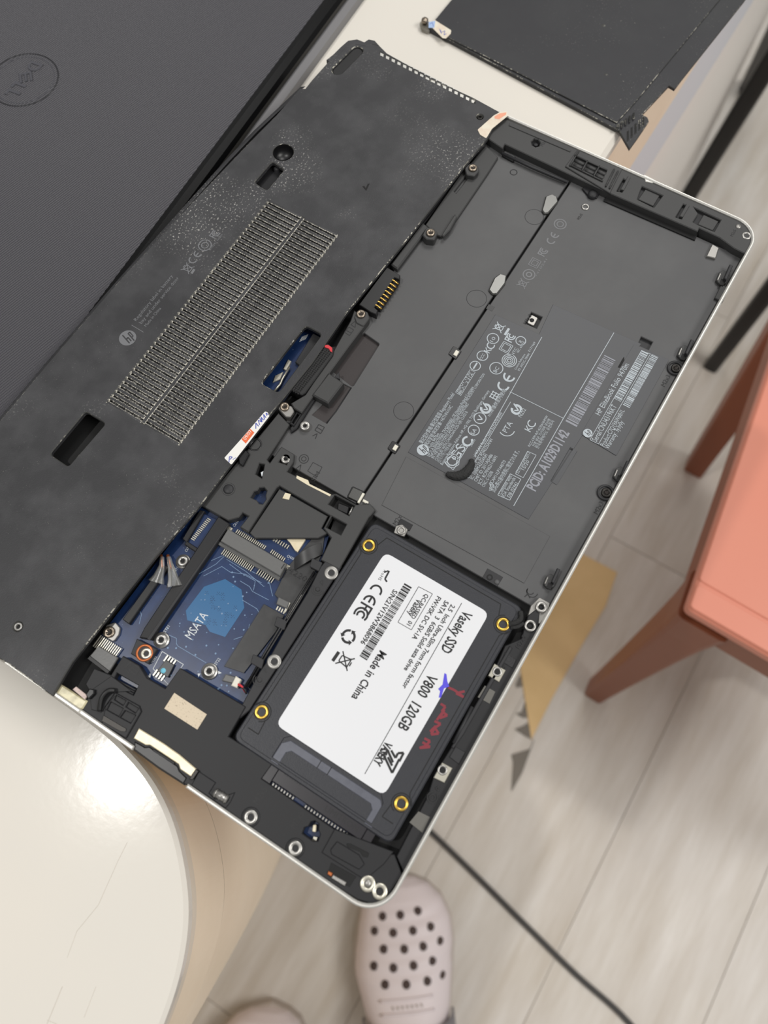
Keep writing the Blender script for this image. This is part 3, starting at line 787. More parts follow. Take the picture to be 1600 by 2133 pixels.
# prints on the cover
f = Flat(ZC + .06)
f.hp(q(266, 704, ZC), 3.9); f.pline([(274, 677), (299, 692)], .25)
f.text('Regulatory label in battery', (284, 669), (366, 578), 1.7); f.text('bay and under service door', (295, 675), (377, 581), 1.7); f.text('Made in China', (305, 681), (339, 644), 1.5)
f.bin(q(391, 559, ZC), 3.6); f.line(*Q([(399, 570), (405, 561)], ZC), 1.2); f.ce(q(402, 541, ZC), 3.2)
f.arc(q(427, 511, ZC), 3.0, .5); f.arc(q(427, 511, ZC), 1.6, .45); f.fcc(q(450, 485, ZC), 3.0); f.text('N10241 NOM', (438, 522), (465, 490), 1.0)
f.split('cover_print', 'print_dim', cov, 1.5)
plate('dent_mark', [(755, 388), (759, 387), (762, 392), (766, 383), (770, 382), (763, 397)], ZC, ZC + .12, 'hole', cov, b=.04)
# screw bosses seen in the cover's small holes
def screw(parent, x, y, z, r=2.0, m='screw', h=1.0, px=True):
    c = q(x, y, z) if px else (x, y)
    o = lathe('screw', [(0, h * .55), (r * .45, h * .55), (r * .5, h), (r * .82, h), (r, h * .7), (r, 0), (r * .6, -.4), (r * .6, -2)], m, parent, c[0], c[1], z, 20)
    sub(o)
    for a in (0, 60, 120):
        V, F, FM = plate_data([(-r * .42, -r * .09), (r * .42, -r * .09), (r * .42, r * .09), (-r * .42, r * .09)], -.1, .06, b=0)
        if ('slot', r) not in LCACHE: LCACHE[('slot', r)] = local_mesh('screw_slot', V, F, 'screw_slot')
        s = link('screw_slot', LCACHE[('slot', r)], o); s.location = W(c[0], c[1], z + h * .56); s.rotation_euler.z = math.radians(a + 12)
    return o
def post(parent, x, y, z, r, ri, h=1.0, m='steel', name='screw_post', hole='hole', px=True, depth=4):
    c = q(x, y, z) if px else (x, y)
    o = lathe(name, [(r, -depth), (r, -.25), (r - .25, 0), (ri + .2, 0), (ri, -.25), (ri, -depth * .7), (0, -depth * .7)], m, parent, c[0], c[1], z, 24); sub(o)
    lathe('post_bore', [(ri - .02, -.9), (ri - .02, -1.0), (0, -1.0)], hole, o, c[0], c[1], z, 16)
    return o
post(cov, 37, 1305, ZC - .3, 1.75, .8, m='steel_dull'); post(cov, 1000, 243, ZC - .4, 1.5, .7, m='steel_dark')
lathe('screw_well', [(4.9, 1), (4.7, -.5), (4.4, -4), (0, -4)], 'gloss_black', cov, *q(590, 317, ZC), 0, 28)
plate('slot_floor', [(528, 377), (566, 334), (594, 353), (557, 399)], -5.5, -4, 'frame_dark', cov, b=.1)
lathe('slot_boss', [(0, .4), (.9, .4), (1.7, 0), (1.7, -2), (2.1, -2.2)], 'frame', cov, *q(577, 350, -2.5), -2.5, 16)
# stickers
st = plate('paper_sticker', [(552, 857), (558, 859), (561, 867), (482, 968), (467, 954), (500, 917)], ZC + .05, ZC + .2, 'sticker', lp, r=.5, b=.03); st['label'] = 'white paper strip with orange block and blue handwriting'
f = Flat(ZC + .24); f.ppoly([(503, 915), (521, 893), (530, 901), (512, 924)]); f.build('orange_block', 'sticker_orange', st)
f = Flat(ZC + .27); f.text('09/07', (512, 917), (527, 899), 1.5); f.build('print', 'sticker', st)
f = Flat(ZC + .26)
for s in ([(533, 893), (533, 881), (539, 888)], [(541, 885), (538, 875), (545, 879), (541, 871)], [(546, 879), (544, 869), (549, 875)], [(551, 874), (549, 863), (554, 870)], [(556, 866), (554, 860), (559, 864)]): f.pline(s, .35)
f.pline([(477, 963), (478, 951), (484, 952), (479, 957)], .35); f.pline([(485, 957), (492, 953)], .2); f.split('handwriting', 'pen_ink', st, 1.0)
st = plate('paper_sticker', [(1056, 231), (1040, 234), (1029, 240), (995, 270), (1000, 280), (1013, 288), (1025, 268), (1058, 241)], ZC + .05, ZC + .3, 'sticker_cream', lp, r=.8, b=.05); st['label'] = 'wrinkled cream paper sticker'
f = Flat(ZC + .33); f.ppoly([(1030, 243), (1041, 236), (1055, 234), (1054, 239), (1040, 248), (1031, 247)]); f.build('salmon_mark', 'sticker_salmon', st)

# ---------------------------------------------------------------- battery bay
pk = [(757, 692), (791, 716), (735, 806), (690, 771)]
ZB = -5.0
b1 = plate('bay_floor', rect(127, 322.5, 90.6, 137), -8.5, ZB, 'bay', lp, holes=[rr(Q(pk, ZB), 1), Q([(715, 799), (732, 808), (681, 882), (650, 864)], ZB)], b=.25, px=False)
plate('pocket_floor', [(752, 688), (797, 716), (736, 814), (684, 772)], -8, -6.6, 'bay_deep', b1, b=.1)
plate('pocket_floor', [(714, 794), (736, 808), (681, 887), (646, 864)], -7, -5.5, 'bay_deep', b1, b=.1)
tube('green_edge', [q(732, 808, -5.1) + (-5.1,), q(700, 858, -5.1) + (-5.1,), q(681, 881, -5.1) + (-5.1,)], .32, 'frame_dark', b1, 6)
for (x, y, r) in ((1113, 452, 4.4), (993, 622, 4.6), (841, 856, 4.4)):
    lathe('ejector_ring', [(r - .12, -.1), (r - .1, .05), (r + .1, .05), (r + .12, -.1)], 'frame', b1, *q(x, y, ZB), ZB, 40)
lathe('ejector_dimple', [(1.9, -.1), (1.8, .12), (1.5, .12), (1.4, -.1)], 'frame_dark', b1, *q(1070, 359, ZB), ZB, 24)
b2 = plate('bay_floor', rect(126.5, 322.5, 1.7, 89.5), -8.5, ZB, 'bay', lp, b=.3, px=False, holes=[
    Q([(1107, 650), (1130, 660), (1118, 684), (1094, 673)], ZB), Q([(1336, 701), (1360, 712), (1351, 728), (1329, 718)], ZB), Q([(1187, 934), (1201, 940), (1159, 1008), (1148, 1001)], ZB)])
b2['label'] = 'battery bay floor printed with regulatory text'
# channel between the two floors
plate('bay_channel', rect(128, 322, 89, 91), -8.5, -7.6, 'hole', lp, b=0, px=False)
plate('bay_step', rect(237.5, 240.5, 86.8, 90.2), -8.4, ZB + .05, 'gloss_black', b2, b=.2, px=False)
plate('slot_floor', [(1102, 646), (1133, 660), (1119, 688), (1090, 674)], -8.4, -6.8, 'frame_dark', b2, b=.1)
pst = plate('lug_plate', [(1107, 655), (1121, 662), (1112, 679), (1098, 672)], -6.8, -5.2, 'steel_dull', b2, r=.8)
lathe('post_bore', [(1.1, 0), (1.05, .06), (0, .06)], 'hole', pst, *q(1108, 667, -5.2), -5.2, 16)
plate('slot_floor', [(1332, 697), (1364, 710), (1352, 732), (1325, 718)], -8.4, -6.6, 'frame', b2, b=.1)
plate('slot_floor', [(1184, 932), (1204, 940), (1160, 1012), (1145, 1003)], -6.6, -5.6, 'bay_label', b2, b=.1)
# clips along the channel
def clip(quad, z=-3.8):
    o = plate('steel_clip', quad, -7, z, 'clip_steel', lp, r=.7, b=.5); 
    return o
clip([(1129, 437), (1137, 408), (1150, 403), (1161, 409), (1163, 420), (1143, 443), (1134, 445)])
clip([(1018, 603), (1030, 578), (1042, 569), (1056, 573), (1053, 590), (1036, 612), (1026, 613)])
for x, y in ((950, 735), (823, 932)):
    o = plate('clip_socket', [(x - 16, y + 2), (x - 5, y - 15), (x + 12, y - 4), (x, y + 14)], ZB, ZB + .5, 'gloss_black', lp, r=.6)
    plate('contact_pad', [(x - 6, y + 3), (x, y - 7), (x + 7, y - 3), (x + 1, y + 7)], ZB, ZB + 1.1, 'white_plastic', o, b=.2)
o = plate('clip_socket', [(722, 1036), (734, 1012), (760, 1024), (748, 1048)], -6, -4.6, 'gloss_black', lp, r=.8)
plate('steel_clip', [(724, 1035), (735, 1014), (757, 1024), (746, 1046)], -4.6, -4.1, 'clip_steel', o, r=.8, b=.3)
plate('contact_pad', [(744, 1046), (755, 1026), (760, 1028), (748, 1048)], -4.6, -3.4, 'white_plastic', o, b=.2)
plate('contact_pad', [(757, 1039), (768, 1045), (766, 1051), (755, 1044)], -4.6, -3.6, 'white_plastic', o, b=.2)
# raised fields
plate('label_field', [(850, 942), (1032, 655), (1115, 692), (1123, 696), (1152, 634), (1336, 716), (1101, 1082)], ZB, ZB + .22, 'bay_label', b2, b=.12,
      holes=[[(1188, 932), (1202, 939), (1160, 1009), (1147, 1002)]])
plate('raised_field', [(846, 951), (1146, 1117), (1092, 1215), (795, 1052)], ZB, ZB + .3, 'bay', b2, b=.15)
sk = plate('serial_sticker', [(1321, 717), (1394, 749), (1284, 949), (1210, 904)], ZB, ZB + .34, 'bay_label', b2, r=.6, b=.05); sk['label'] = 'dark sticker with white barcodes'
f = Flat(ZB + .4); f.box([(1336, 731), (1355, 737), (1247, 925), (1229, 916)], .22); f.hp(q(1224, 903, ZB), 2.0)
f.text('HP EliteBook Folio 9470m', (1250, 866), (1313, 761), 2.5); f.text('Serial:CNU43196KT', (1243, 921), (1284, 846), 2.5)
f.text('Product:C7Q19AW#B1L', (1259, 931), (1304, 857), 2.1); f.text('Warranty: 3y3y0y', (1268, 936), (1301, 880), 2.1)
a = q(1293, 838, ZB); b = q(1352, 738, ZB); f.bars(a, b[0] - a[0], 3.4, 0, 3, .45, .22)
a = q(1311, 851, ZB); b = q(1373, 745, ZB); f.bars(a, b[0] - a[0], 3.2, 0, 5, .45, .22)
f.build('label_print', 'print_white', sk)
plate('small_slot', [(1297, 747), (1300, 743), (1301, 750), (1292, 766), (1287, 765)], ZB + .2, ZB + .3, 'hole', b2, b=.03)
# regulatory print
f = Flat(ZB + .28); g = lambda x, y: q(x, y, ZB + .28)
f.hp(g(881, 937), 2.6)
T = f.text
T('筆記型計算機/筆記型電腦 Regulatory Model', (880, 925), (947, 821), 1.7); T('規定型號/製定型番: HSTNN-I10C', (890, 929), (942, 846), 1.5); T('Folio 9470m', (897, 934), (916, 904), 1.5)
T('HP IS A REGISTERED TRADEMARK OF Hewlett-Packard Company', (894, 951), (987, 807), 1.25)
T('THE WINDOWS LOGO IS A REGISTERED TRADEMARK OF MICROSOFT CORPORATION', (899, 954), (1009, 779), 1.25)
T('IN THE UNITED STATES AND/OR OTHER COUNTRIES', (904, 956), (977, 842), 1.25); T('COMPLIES WITH CANADIAN ICES-3(B) CLASS B', (910, 960), (972, 857), 1.25)
T('(인) 이 기기는 / 가정용 (B급)', (916, 964), (942, 925), 1.25)
T('Business Regulatory Address: HP, HQ-TRE, 71025 Boeblingen, Germany', (922, 969), (1019, 814), 1.25)
f.box([(949, 817), (979, 770), (990, 775), (960, 824)], .18); T('INPUT 19.5V', (955, 817), (985, 777), 1.2); T('輸入  2.31A', (959, 822), (988, 779), 1.1)
for (x, y, r) in ((990, 762, 2.3), (1005, 741, 2.4), (1027, 705, 2.6), (1034, 767, 2.9), (1085, 710, 2.2), (987, 896, 2.4), (1000, 871, 2.6)): f.arc(g(x, y), r, .38)
for (x, y, s, h) in ((1005, 743, 'CCC', 1.3), (1027, 707, '10', 1.6), (1034, 770, 'BC', 1.7), (987, 899, 'SA', 1.8), (1085, 711, 'R', 1.5)):
    c = g(x, y); T(s, (c[0] - len(s) * h * .42, c[1] - h * .45), (c[0] + len(s) * h * .42, c[1]), h, 0, False)
c = g(990, 762); f.line((c[0] - 1.7, c[1]), (c[0] + 1.7, c[1]), .7)
f.bin(g(1040, 682), 3.4); c = g(1056, 691); f.line((c[0] - .0 - 2, c[1]), (c[0] + 2, c[1]), 1.1)
for (x, y) in ((1019, 724), (1104, 887)):
    c = g(x, y); T('K', (c[0] - 2.6, c[1] - 1.6), None, 3.0, 0, False); f.arc((c[0] + 1.4, c[1] - .1), 1.6, .5, 50, 310)
f.fcc(g(1065, 700), 3.0); c = g(1054, 724)
for s in (2.3, 1.6): 
    for a, b in (((-s, -s), (s, -s)), ((s, -s), (s, s)), ((s, s), (-s, s)), ((-s, s), (-s, -s))): f.line((c[0] + a[0], c[1] + a[1]), (c[0] + b[0], c[1] + b[1]), .28)
for r in (.8, 1.6, 2.4, 3.2): f.arc(g(1061, 751), r, .35)
T('NTC', (1069, 741), (1078, 726), 1.3); f.ce(g(1049, 803), 4.2)
T('IEC 60950', (1080, 735), (1095, 713), 1.0); T('E171969', (1104, 733), (1115, 713), 1.0); T('Licence Reference', (1075, 770), (1094, 738), 1.0); T('ID: 30Z2C-78094', (1082, 773), (1103, 737), 1.0)
c = g(942, 960); f.arc(c, 2.2, .5, 0, 360, 8); f.arc(c, 3.2, .3, 0, 360, 8); T('GS', (953, 962), (971, 932), 4.4); f.box([(928, 964), (962, 926), (974, 931), (944, 979)], .25)
c = g(974, 919); f.arc(c, 2.0, .9, 30, 330); T('NOM', (983, 930), (991, 917), 1.0)
c = g(1000, 871); f.line((c[0] - 1.2, c[1] + .6), (c[0], c[1] - 1.2), .5); f.line((c[0], c[1] - 1.2), (c[0] + 1.0, c[1] + 1.2), .5)
for (x, y) in ((1012, 851), (1076, 853)):
    c = g(x, y); f.arc(c, 2.0, 1.1, 100, 400)
    f.line((c[0] - .9, c[1] + .6), (c[0], c[1] - 1.0), .6); f.line((c[0], c[1] - 1.0), (c[0] + 1.9, c[1] + 2.4), .6)
T('N1348', (1021, 868), (1029, 854), 1.2); T('僅供室內使用', (1030, 853), (1054, 813), 1.5); T('N232', (1086, 870), (1096, 853), 1.7)
c = g(1030, 824); 
for i in (-1.4, 0, 1.4): f.line((c[0] - 1.8, c[1] + i), (c[0] + 1.8, c[1] + i), .4); f.line((c[0] + i, c[1] - 1.8), (c[0] + i, c[1] + 1.8), .4)
f.pline([(1129, 702), (989, 950)], .28); f.pline([(1062, 816), (1173, 871)], .25); f.pline([(1064, 837), (989, 962)], .22); f.pline([(1279, 693), (1174, 871), (1070, 1054)], .28)
T('al WLAN Radio Model 6235ANHMW', (991, 953), (1047, 860), 1.5); T('Contains FCC ID: PD96235ANH', (977, 997), (1027, 916), 1.5); T('IC: 1000M-6235ANH', (985, 999), (1018, 949), 1.5)
T('CMIT ID: 2011AJ5486', (993, 1004), (1027, 948), 1.5); T('SCT: RCPIN6211-0691', (1001, 1010), (1037, 952), 1.5); T('CNC: C-10200', (1009, 1015), (1029, 984), 1.5)
T('CCAH11LP1440T0', (1024, 1012), (1056, 962), 1.5); T('5GHz帯は屋内使用に限定されます。', (1031, 1026), (1085, 942), 1.7)
c = g(1020, 1013)
for r in (.5, 1.1, 1.7): f.arc(c, r, .32, 200, 380)
f.box([(1037, 1031), (1063, 987), (1085, 998), (1062, 1042)], .25); T('Complies with', (1044, 1031), (1066, 992), 1.5); T('IDA Standards', (1051, 1036), (1073, 996), 1.5); T('DB 02941', (1062, 1037), (1079, 1007), 1.5)
f.box([(1074, 987), (1099, 940), (1117, 948), (1090, 995)], .22); T('2215/10DPP92011', (1080, 987), (1105, 945), 1.5); T('15/20', (1092, 980), (1103, 961), 1.4)
T('PTA', (1056, 902), (1067, 881), 2.4); f.arc(g(1056, 893), 3.4, .4, 150, 280)
T('KCC-CRM-INT-6235ANHMW', (1104, 931), (1142, 867), 1.1); T('인증 받은 기기이며 무선랜', (1114, 931), (1147, 874), 1.2); T('한국휴렛팩커드 유한회사', (1121, 935), (1155, 877), 1.2)
f.build('label_print', 'print_white', b2)
f = Flat(ZB + .28); T = f.text
T('PCID: A1029D1142', (1115, 1024), (1188, 903), 4.3, bold=.03); a = q(1201, 890, ZB); b = q(1281, 751, ZB); f.bars(a, b[0] - a[0], 5.4, 0, 9, .42, .3)
f.build('label_print', 'print_grey', b2)
f = Flat(ZB + .06)
f.arc(q(1167, 467, ZB), 2.8, .5); f.arc(q(1167, 467, ZB), 1.5, .4); f.ce(q(1148, 501, ZB), 3.2); f.fcc(q(1133, 522, ZB), 3.0)
c = q(1114, 548, ZB)
for s in (2.2, 1.3):
    for a, b in (((-s, -s), (s, -s)), ((s, -s), (s, s)), ((s, s), (-s, s)), ((-s, s), (-s, -s))): f.line((c[0] + a[0], c[1] + a[1]), (c[0] + b[0], c[1] + b[1]), .35)
f.arc(q(1102, 572, ZB), 2.7, .5); f.arc(q(1102, 572, ZB), 1.2, .6); f.bin(q(1089, 591, ZB), 3.4); f.text('N10241', (1118, 575), (1139, 540), 1.0)
f.split('bay_print', 'print_dim', b2, 1.2)
# loose lump of putty over the print
pp = spline([q(*p, ZB + .6) + (ZB + .7,) for p in ((930, 986), (938, 990), (952, 992), (966, 988), (976, 978), (982, 966), (981, 957))], 4)
tube('putty_lump', pp, [.9 + 1.3 * math.sin(math.pi * i / (len(pp) - 1)) + .12 * math.sin(i * 2.3) for i in range(len(pp))], 'putty', b2, 9)
# screw rings and hooks along the long rim
post(b2, 1220, 430, ZB + .6, 1.9, 1.0, m='steel'); 
f = Flat(ZB + .1); f.text('M2x5', (1207, 458), (1213, 446), 1.4); f.text('M2x3', (1096, 676), (1104, 655), 1.6); f.text('M2x3', (1245, 1072), (1254, 1046), 2.0); f.text('M2x3', (1385, 806), (1396, 783), 2.0); f.text('M2x4', (826, 1095), (839, 1070), 2.0)
f.arc(q(1105, 1231, ZB), 1.4, .35, 90, 270); f.arc(q(1109, 1233, ZB), 2.2, .35, 80, 280); f.pline([(1093, 1243), (1100, 1237), (1104, 1246)], .4)
f.text('SIM', (655, 1003), (665, 984), 1.8); f.box([(641, 981), (652, 963), (671, 973), (660, 993)], .22); f.pline([(617, 976), (627, 968), (624, 982), (617, 976)], .3); f.arc(q(633, 956, ZB), 2.0, .3); f.arc(q(633, 956, ZB), 1.0, .3)
f.pline([(651, 908), (661, 903), (657, 914)], .3); f.box([(656, 896), (664, 884), (676, 890), (668, 903)], .3); f.line(q(660, 890, ZB), q(672, 897, ZB), .3)
f.split('embossed_mark', 'emboss', b2)
def hook(x, y):
    t = plate('latch_hook', [(x - 16, y + 8), (x - 9, y - 9), (x + 1, y - 13), (x + 14, y - 2), (x + 6, y + 14), (x - 6, y + 19)], ZB, -3.4, 'frame_mid_sheen', lp, r=.8)
    plate('hook_tongue', [(x + 1, y + 3), (x + 13, y - 25), (x + 20, y - 22), (x + 6, y + 8)], -3.4, -1.4, 'frame', t, b=.3)
    plate('hook_slot', [(x - 10, y + 17), (x - 5, y + 5), (x + 4, y + 9), (x - 1, y + 20)], -3.4, -3.1, 'hole', t, b=0)
    plate('hook_spring', [(x - 14, y + 7), (x - 8, y - 7), (x - 5, y - 5), (x - 11, y + 9)], -3.4, -2.8, 'steel_dull', t, b=.2)
hook(1427, 731); hook(1293, 984); hook(1148, 1208); hook(1508, 575)
for (x, y) in ((1407, 768), (1262, 1027)):
    lathe('screw_collar', [(3.6, 0), (3.5, .9), (2.7, .9), (2.6, .1)], 'frame', lp, *q(x - 1, y, ZB), ZB, 26); screw(lp, x + 1, y, ZB + .2, 2.2, 'steel_dark', .8)
plate('latch_block', [(1489, 620), (1503, 592), (1520, 600), (1506, 629)], ZB, -3.6, 'frame_mid_sheen', lp, b=.3)
plate('clear_tab', [(1472, 533), (1484, 508), (1498, 516), (1491, 538)], ZB, ZB + 1.4, 'steel_dull', lp, b=.3)

# ---------------------------------------------------------------- side rail at the short end
ZR = -1.0
sr = plate('side_rail', [(1016, 288), (1047, 309), (1052, 300), (1265, 400), (1454, 482), (1457, 475), (1500, 495), (1530, 517), (1554, 529), (1562, 515), (1570, 497), (1566, 478), (1551, 464), (1360, 380), (1340, 368), (1280, 343), (1058, 249), (1042, 250), (1028, 268)], -8.4, ZR, 'frame_mid_sheen', lp, b=.35,
           holes=[[(1107, 295), (1113, 289), (1121, 290), (1126, 297), (1123, 304), (1116, 306), (1109, 302)], [(1338, 388), (1381, 407), (1362, 432), (1328, 415), (1333, 400)], [(1446, 432), (1502, 458), (1488, 482), (1450, 466), (1444, 462), (1455, 445)], [(1285, 398), (1299, 372), (1306, 376), (1296, 400)], [(1408, 452), (1424, 425), (1432, 429), (1420, 456)]])
for quad in ([(1330, 384), (1385, 405), (1362, 437), (1322, 416)], [(1442, 428), (1508, 458), (1488, 487), (1440, 466)], [(1282, 396), (1300, 368), (1312, 376), (1298, 404)], [(1404, 450), (1425, 421), (1437, 429), (1422, 460)]):
    plate('recess_floor', quad, -5, -2.6, 'frame_dark', sr, b=.1)
plate('recess_pad', [(1347, 391), (1376, 404), (1361, 429), (1330, 415)], -2.6, -1.9, 'frame_mid_sheen', sr, b=.2)
plate('recess_pad', [(1466, 447), (1497, 461), (1485, 480), (1454, 467)], -2.6, -1.9, 'frame_mid_sheen', sr, b=.2)
plate('hook_tongue', [(1293, 394), (1309, 366), (1314, 369), (1300, 396)], -2, -.4, 'frame_mid_sheen', sr, b=.2); plate('hook_tongue', [(1416, 450), (1431, 424), (1437, 428), (1423, 452)], -2, -.4, 'frame_mid_sheen', sr, b=.2)
lathe('screw_well', [(2.6, 0), (2.3, -2), (1.2, -2.6), (0, -3)], 'frame_dark', sr, *q(1117, 297, ZR), ZR, 20)
lathe('well_boss', [(0, .2), (1.0, .2), (1.3, 0), (1.3, -1)], 'frame', sr, *q(1117, 301, -3.2), -3.0, 14)
plate('rail_ridge', [(1062, 256), (1190, 312), (1188, 316), (1060, 261)], ZR, ZR + .4, 'frame_mid_sheen', sr, b=.15)
gr = plate('rail_block', [(1203, 312), (1296, 352), (1271, 402), (1178, 346)], ZR, ZR + .7, 'frame_mid_sheen', sr, b=.25, holes=[[(1200, 327), (1222, 336), (1212, 353), (1192, 343)], [(1225, 338), (1246, 347), (1236, 365), (1216, 355)], [(1249, 349), (1264, 356), (1254, 374), (1239, 367)]])
for cx, cy in ((1207, 341), (1231, 352), (1252, 362)):
    tube('roller', [q(cx - 9, cy - 7, -.8) + (-1.0,), q(cx + 10, cy + 2, -.8) + (-1.0,)], 1.0, 'frame_mid_sheen', gr, 8)
    tube('roller', [q(cx - 12, cy + 2, -.8) + (-1.0,), q(cx + 6, cy + 10, -.8) + (-1.0,)], 1.0, 'frame_mid_sheen', gr, 8)
for s in ([(1197, 323), (1265, 354)], [(1189, 344), (1256, 377)], [(1224, 335), (1212, 356)], [(1249, 346), (1236, 368)], [(1280, 352), (1262, 388)], [(1288, 356), (1270, 392)], [(1206, 314), (1187, 345)]):
    tube('cage_bar', [q(*s[0], .2) + (.1,), q(*s[1], .2) + (.1,)], .42, 'frame_mid_sheen', gr, 6)
post(sr, 1556, 490, ZR + .3, 2.2, 1.1, m='steel'); lathe('locating_pin', [(0, .5), (1.0, .5), (1.3, .1), (1.3, -.3)], 'steel_dull', sr, *q(1538, 472, ZR), ZR, 16)
f = Flat(ZR + .06); f.text('M2x5', (1527, 493), (1535, 480), 1.5); f.text('M2x5', (1131, 305), (1138, 291), 1.6); f.split('embossed_mark', 'emboss', sr)
plate('rail_foot', [(1052, 312), (1075, 326), (1070, 336), (1045, 322)], -7, -3.6, 'gloss_black', lp, b=.4, r=.5)
tube('rail_rod', [q(1046, 318, -3) + (-3.4,), q(1110, 348, -3) + (-3.4,), q(1182, 378, -3) + (-3.4,)], .8, 'frame', lp, 8)
plate('side_channel', [(1265, 402), (1454, 486), (1448, 500), (1258, 418)], -5, -4.2, 'hole', lp, b=.2)
lathe('captive_screw', [(0, .6), (1.3, .6), (2.3, .2), (2.4, -1.5)], 'frame_dark', lp, *q(1235, 404, -3.6), -3.6, 18)
plate('captive_clip', [(1213, 392), (1222, 386), (1250, 400), (1244, 412), (1228, 410)], ZB, -4, 'frame_dark', lp, r=.5)

# ---------------------------------------------------------------- long rail between cover and bay
ra = plate('bay_rail', [(1012, 302), (1038, 327), (1019, 357), (945, 466), (921, 493), (910, 490), (886, 468), (962, 358), (985, 335)], -8, -3.4, 'frame_mid_sheen', lp, b=.4, holes=[[(946, 398), (975, 360), (978, 366), (950, 402)]])
plate('rail_fin', [(948, 445), (952, 452), (938, 478), (924, 492), (920, 489)], -3.4, -1.6, 'frame_mid_sheen', ra, b=.4)
plate('rail_bar', [(880, 462), (893, 473), (828, 560), (814, 550)], -8, -2.2, 'frame_mid_sheen', lp, b=.6)
plate('rail_shelf', [(975, 335), (985, 343), (880, 470), (810, 560), (800, 552)], -8, -5, 'frame_dark', lp, b=.3)
def boss(x, y, quad, z=-.8, m='frame_mid_sheen'):
    o = plate('screw_boss', quad, -6, z, m, lp, r=1.3, b=.35); s = screw(o, x, y, z, 2.1, 'screw', .9); return o
boss(985, 351, [(968, 350), (978, 340), (997, 346), (998, 356), (988, 367), (972, 364)])
boss(897, 486, [(880, 489), (888, 474), (902, 473), (912, 484), (905, 500), (888, 498)])
boss(752, 655, [(738, 660), (749, 642), (766, 650), (770, 662), (757, 680), (742, 672)])
boss(593, 848, [(578, 850), (585, 838), (608, 846), (613, 856), (604, 869), (595, 868)], -1.0, 'steel_dull')
# battery connector
bc = plate('battery_connector', [(806, 556), (834, 573), (832, 582), (822, 578), (780, 640), (787, 646), (784, 655), (772, 650), (748, 634)], -7, -1.2, 'black', lp, b=.3)
plate('connector_bed', [(822, 578), (833, 584), (792, 645), (780, 640)], -7, -2.6, 'black', bc, b=.1)
for i in range(8):
    x = 817 - i * 5.0; y = 583 + i * 7.4
    Vb = [q(x - 10, y - 4, -1.8) + (-1.9,), q(x + 3, y + 2, -1.8) + (-1.5,), q(x + 12, y + 7, -1.8) + (-2.2,), q(x + 13, y + 8, -3.5) + (-3.6,)]
    tube('gold_contact', Vb, .42, 'gold', bc, 6)
rb = plate('bay_rail', [(738, 646), (768, 667), (728, 720), (690, 772), (628, 860), (612, 850), (606, 840), (636, 822), (697, 727), (730, 668)], -8, -1.4, 'frame_mid_sheen', lp, b=.4)
f = Flat(-1.34); f.box([(718, 692), (727, 681), (737, 687), (728, 699)], .3); f.pline([(721, 688), (733, 694)], .3); f.pline([(731, 676), (741, 668), (740, 682), (731, 676)], .3); f.split('embossed_mark', 'emboss', rb)
sl = plate('release_slider', [(674, 716), (684, 716), (696, 726), (694, 738), (636, 818), (628, 823), (606, 812), (606, 804)], -3, -.2, 'rubber', lp, r=.8, b=.4)
plate('red_marker', [(676, 718), (684, 718), (692, 724), (692, 734), (688, 732), (685, 726), (676, 723)], -.4, .25, 'red', sl, b=.15); 
kn = local_mesh('grip_bump', *lathe_data([(0, .5), (.28, .42), (.5, 0)], 6), 'rubber', smooth=True)
for i in range(26):
    for j in range(4):
        x = 682 - i * 2.75 + j * 4.6 - 6; y = 731 + i * 3.45 + j * 2.6 - 5
        place('grip_bump', kn, sl, *q(x, y, -.2), -.22)
plate('slider_bed', [(668, 725), (700, 722), (700, 735), (632, 830), (596, 812)], -6, -3.1, 'hole', lp, b=0)
plate('latch_cap', [(685, 776), (716, 797), (683, 840), (650, 822)], -6, -.4, 'frame_mid_sheen', lp, b=.6)
plate('latch_spur', [(696, 786), (706, 774), (708, 790)], -6, -2.2, 'frame', lp, b=.2)
plate('rail_wall', [(648, 826), (656, 832), (618, 892), (606, 900), (604, 892)], -8, -3.2, 'frame_dark', lp, b=.4)
plate('rail_socket', [(618, 856), (628, 862), (612, 888), (602, 882)], -8, -2.4, 'gloss_black', lp, b=.4, holes=[[(619, 861), (624, 864), (613, 882), (608, 879)]])
post(lp, 635, 886, -2.6, 2.2, .8, m='steel', depth=3); post(lp, 595, 955, -2.4, 2.1, .8, m='steel', depth=3)

# ---------------------------------------------------------------- middle frame around the card bay
ZM = -2.4
mid = plate('middle_frame', [(418, 1052), (580, 860), (603, 884), (556, 957), (562, 964), (586, 930), (613, 946), (611, 962), (598, 982), (690, 1030), (700, 1028), (742, 1051), (772, 1050), (782, 1062), (774, 1072), (768, 1078), (707, 1186), (668, 1166), (690, 1120), (674, 1100), (688, 1074), (582, 1012), (576, 1016), (517, 1108), (500, 1098), (518, 1075), (505, 1068), (497, 1078), (475, 1084), (432, 1060)], -8, ZM, 'frame_mid_sheen', lp, b=.35,
            holes=[[(522, 1036), (529, 1024), (536, 1022), (540, 1016), (550, 1015), (556, 1022), (553, 1032), (554, 1040), (547, 1050), (540, 1049), (535, 1042)],
                   [(691, 1075), (722, 1092), (710, 1114), (679, 1098)], [(697, 1031), (739, 1053), (727, 1074), (684, 1050)], [(540, 965), (551, 967), (549, 978), (545, 996), (532, 987)], [(588, 950), (602, 957), (597, 968), (580, 962)]])
plate('card_tray', [(582, 1018), (683, 1075), (670, 1100), (684, 1110), (662, 1121), (531, 1121), (520, 1110)], -6, -3.6, 'frame_mid_sheen', lp, b=.3)
plate('tray_tab', [(594, 1026), (606, 1029), (602, 1041), (588, 1038)], -3.6, -3.3, 'cream_metal', mid, b=.1)
plate('shelf_pocket', [(678, 1066), (726, 1090), (712, 1120), (668, 1096)], -7.6, -6.6, 'tray', mid, b=.1)
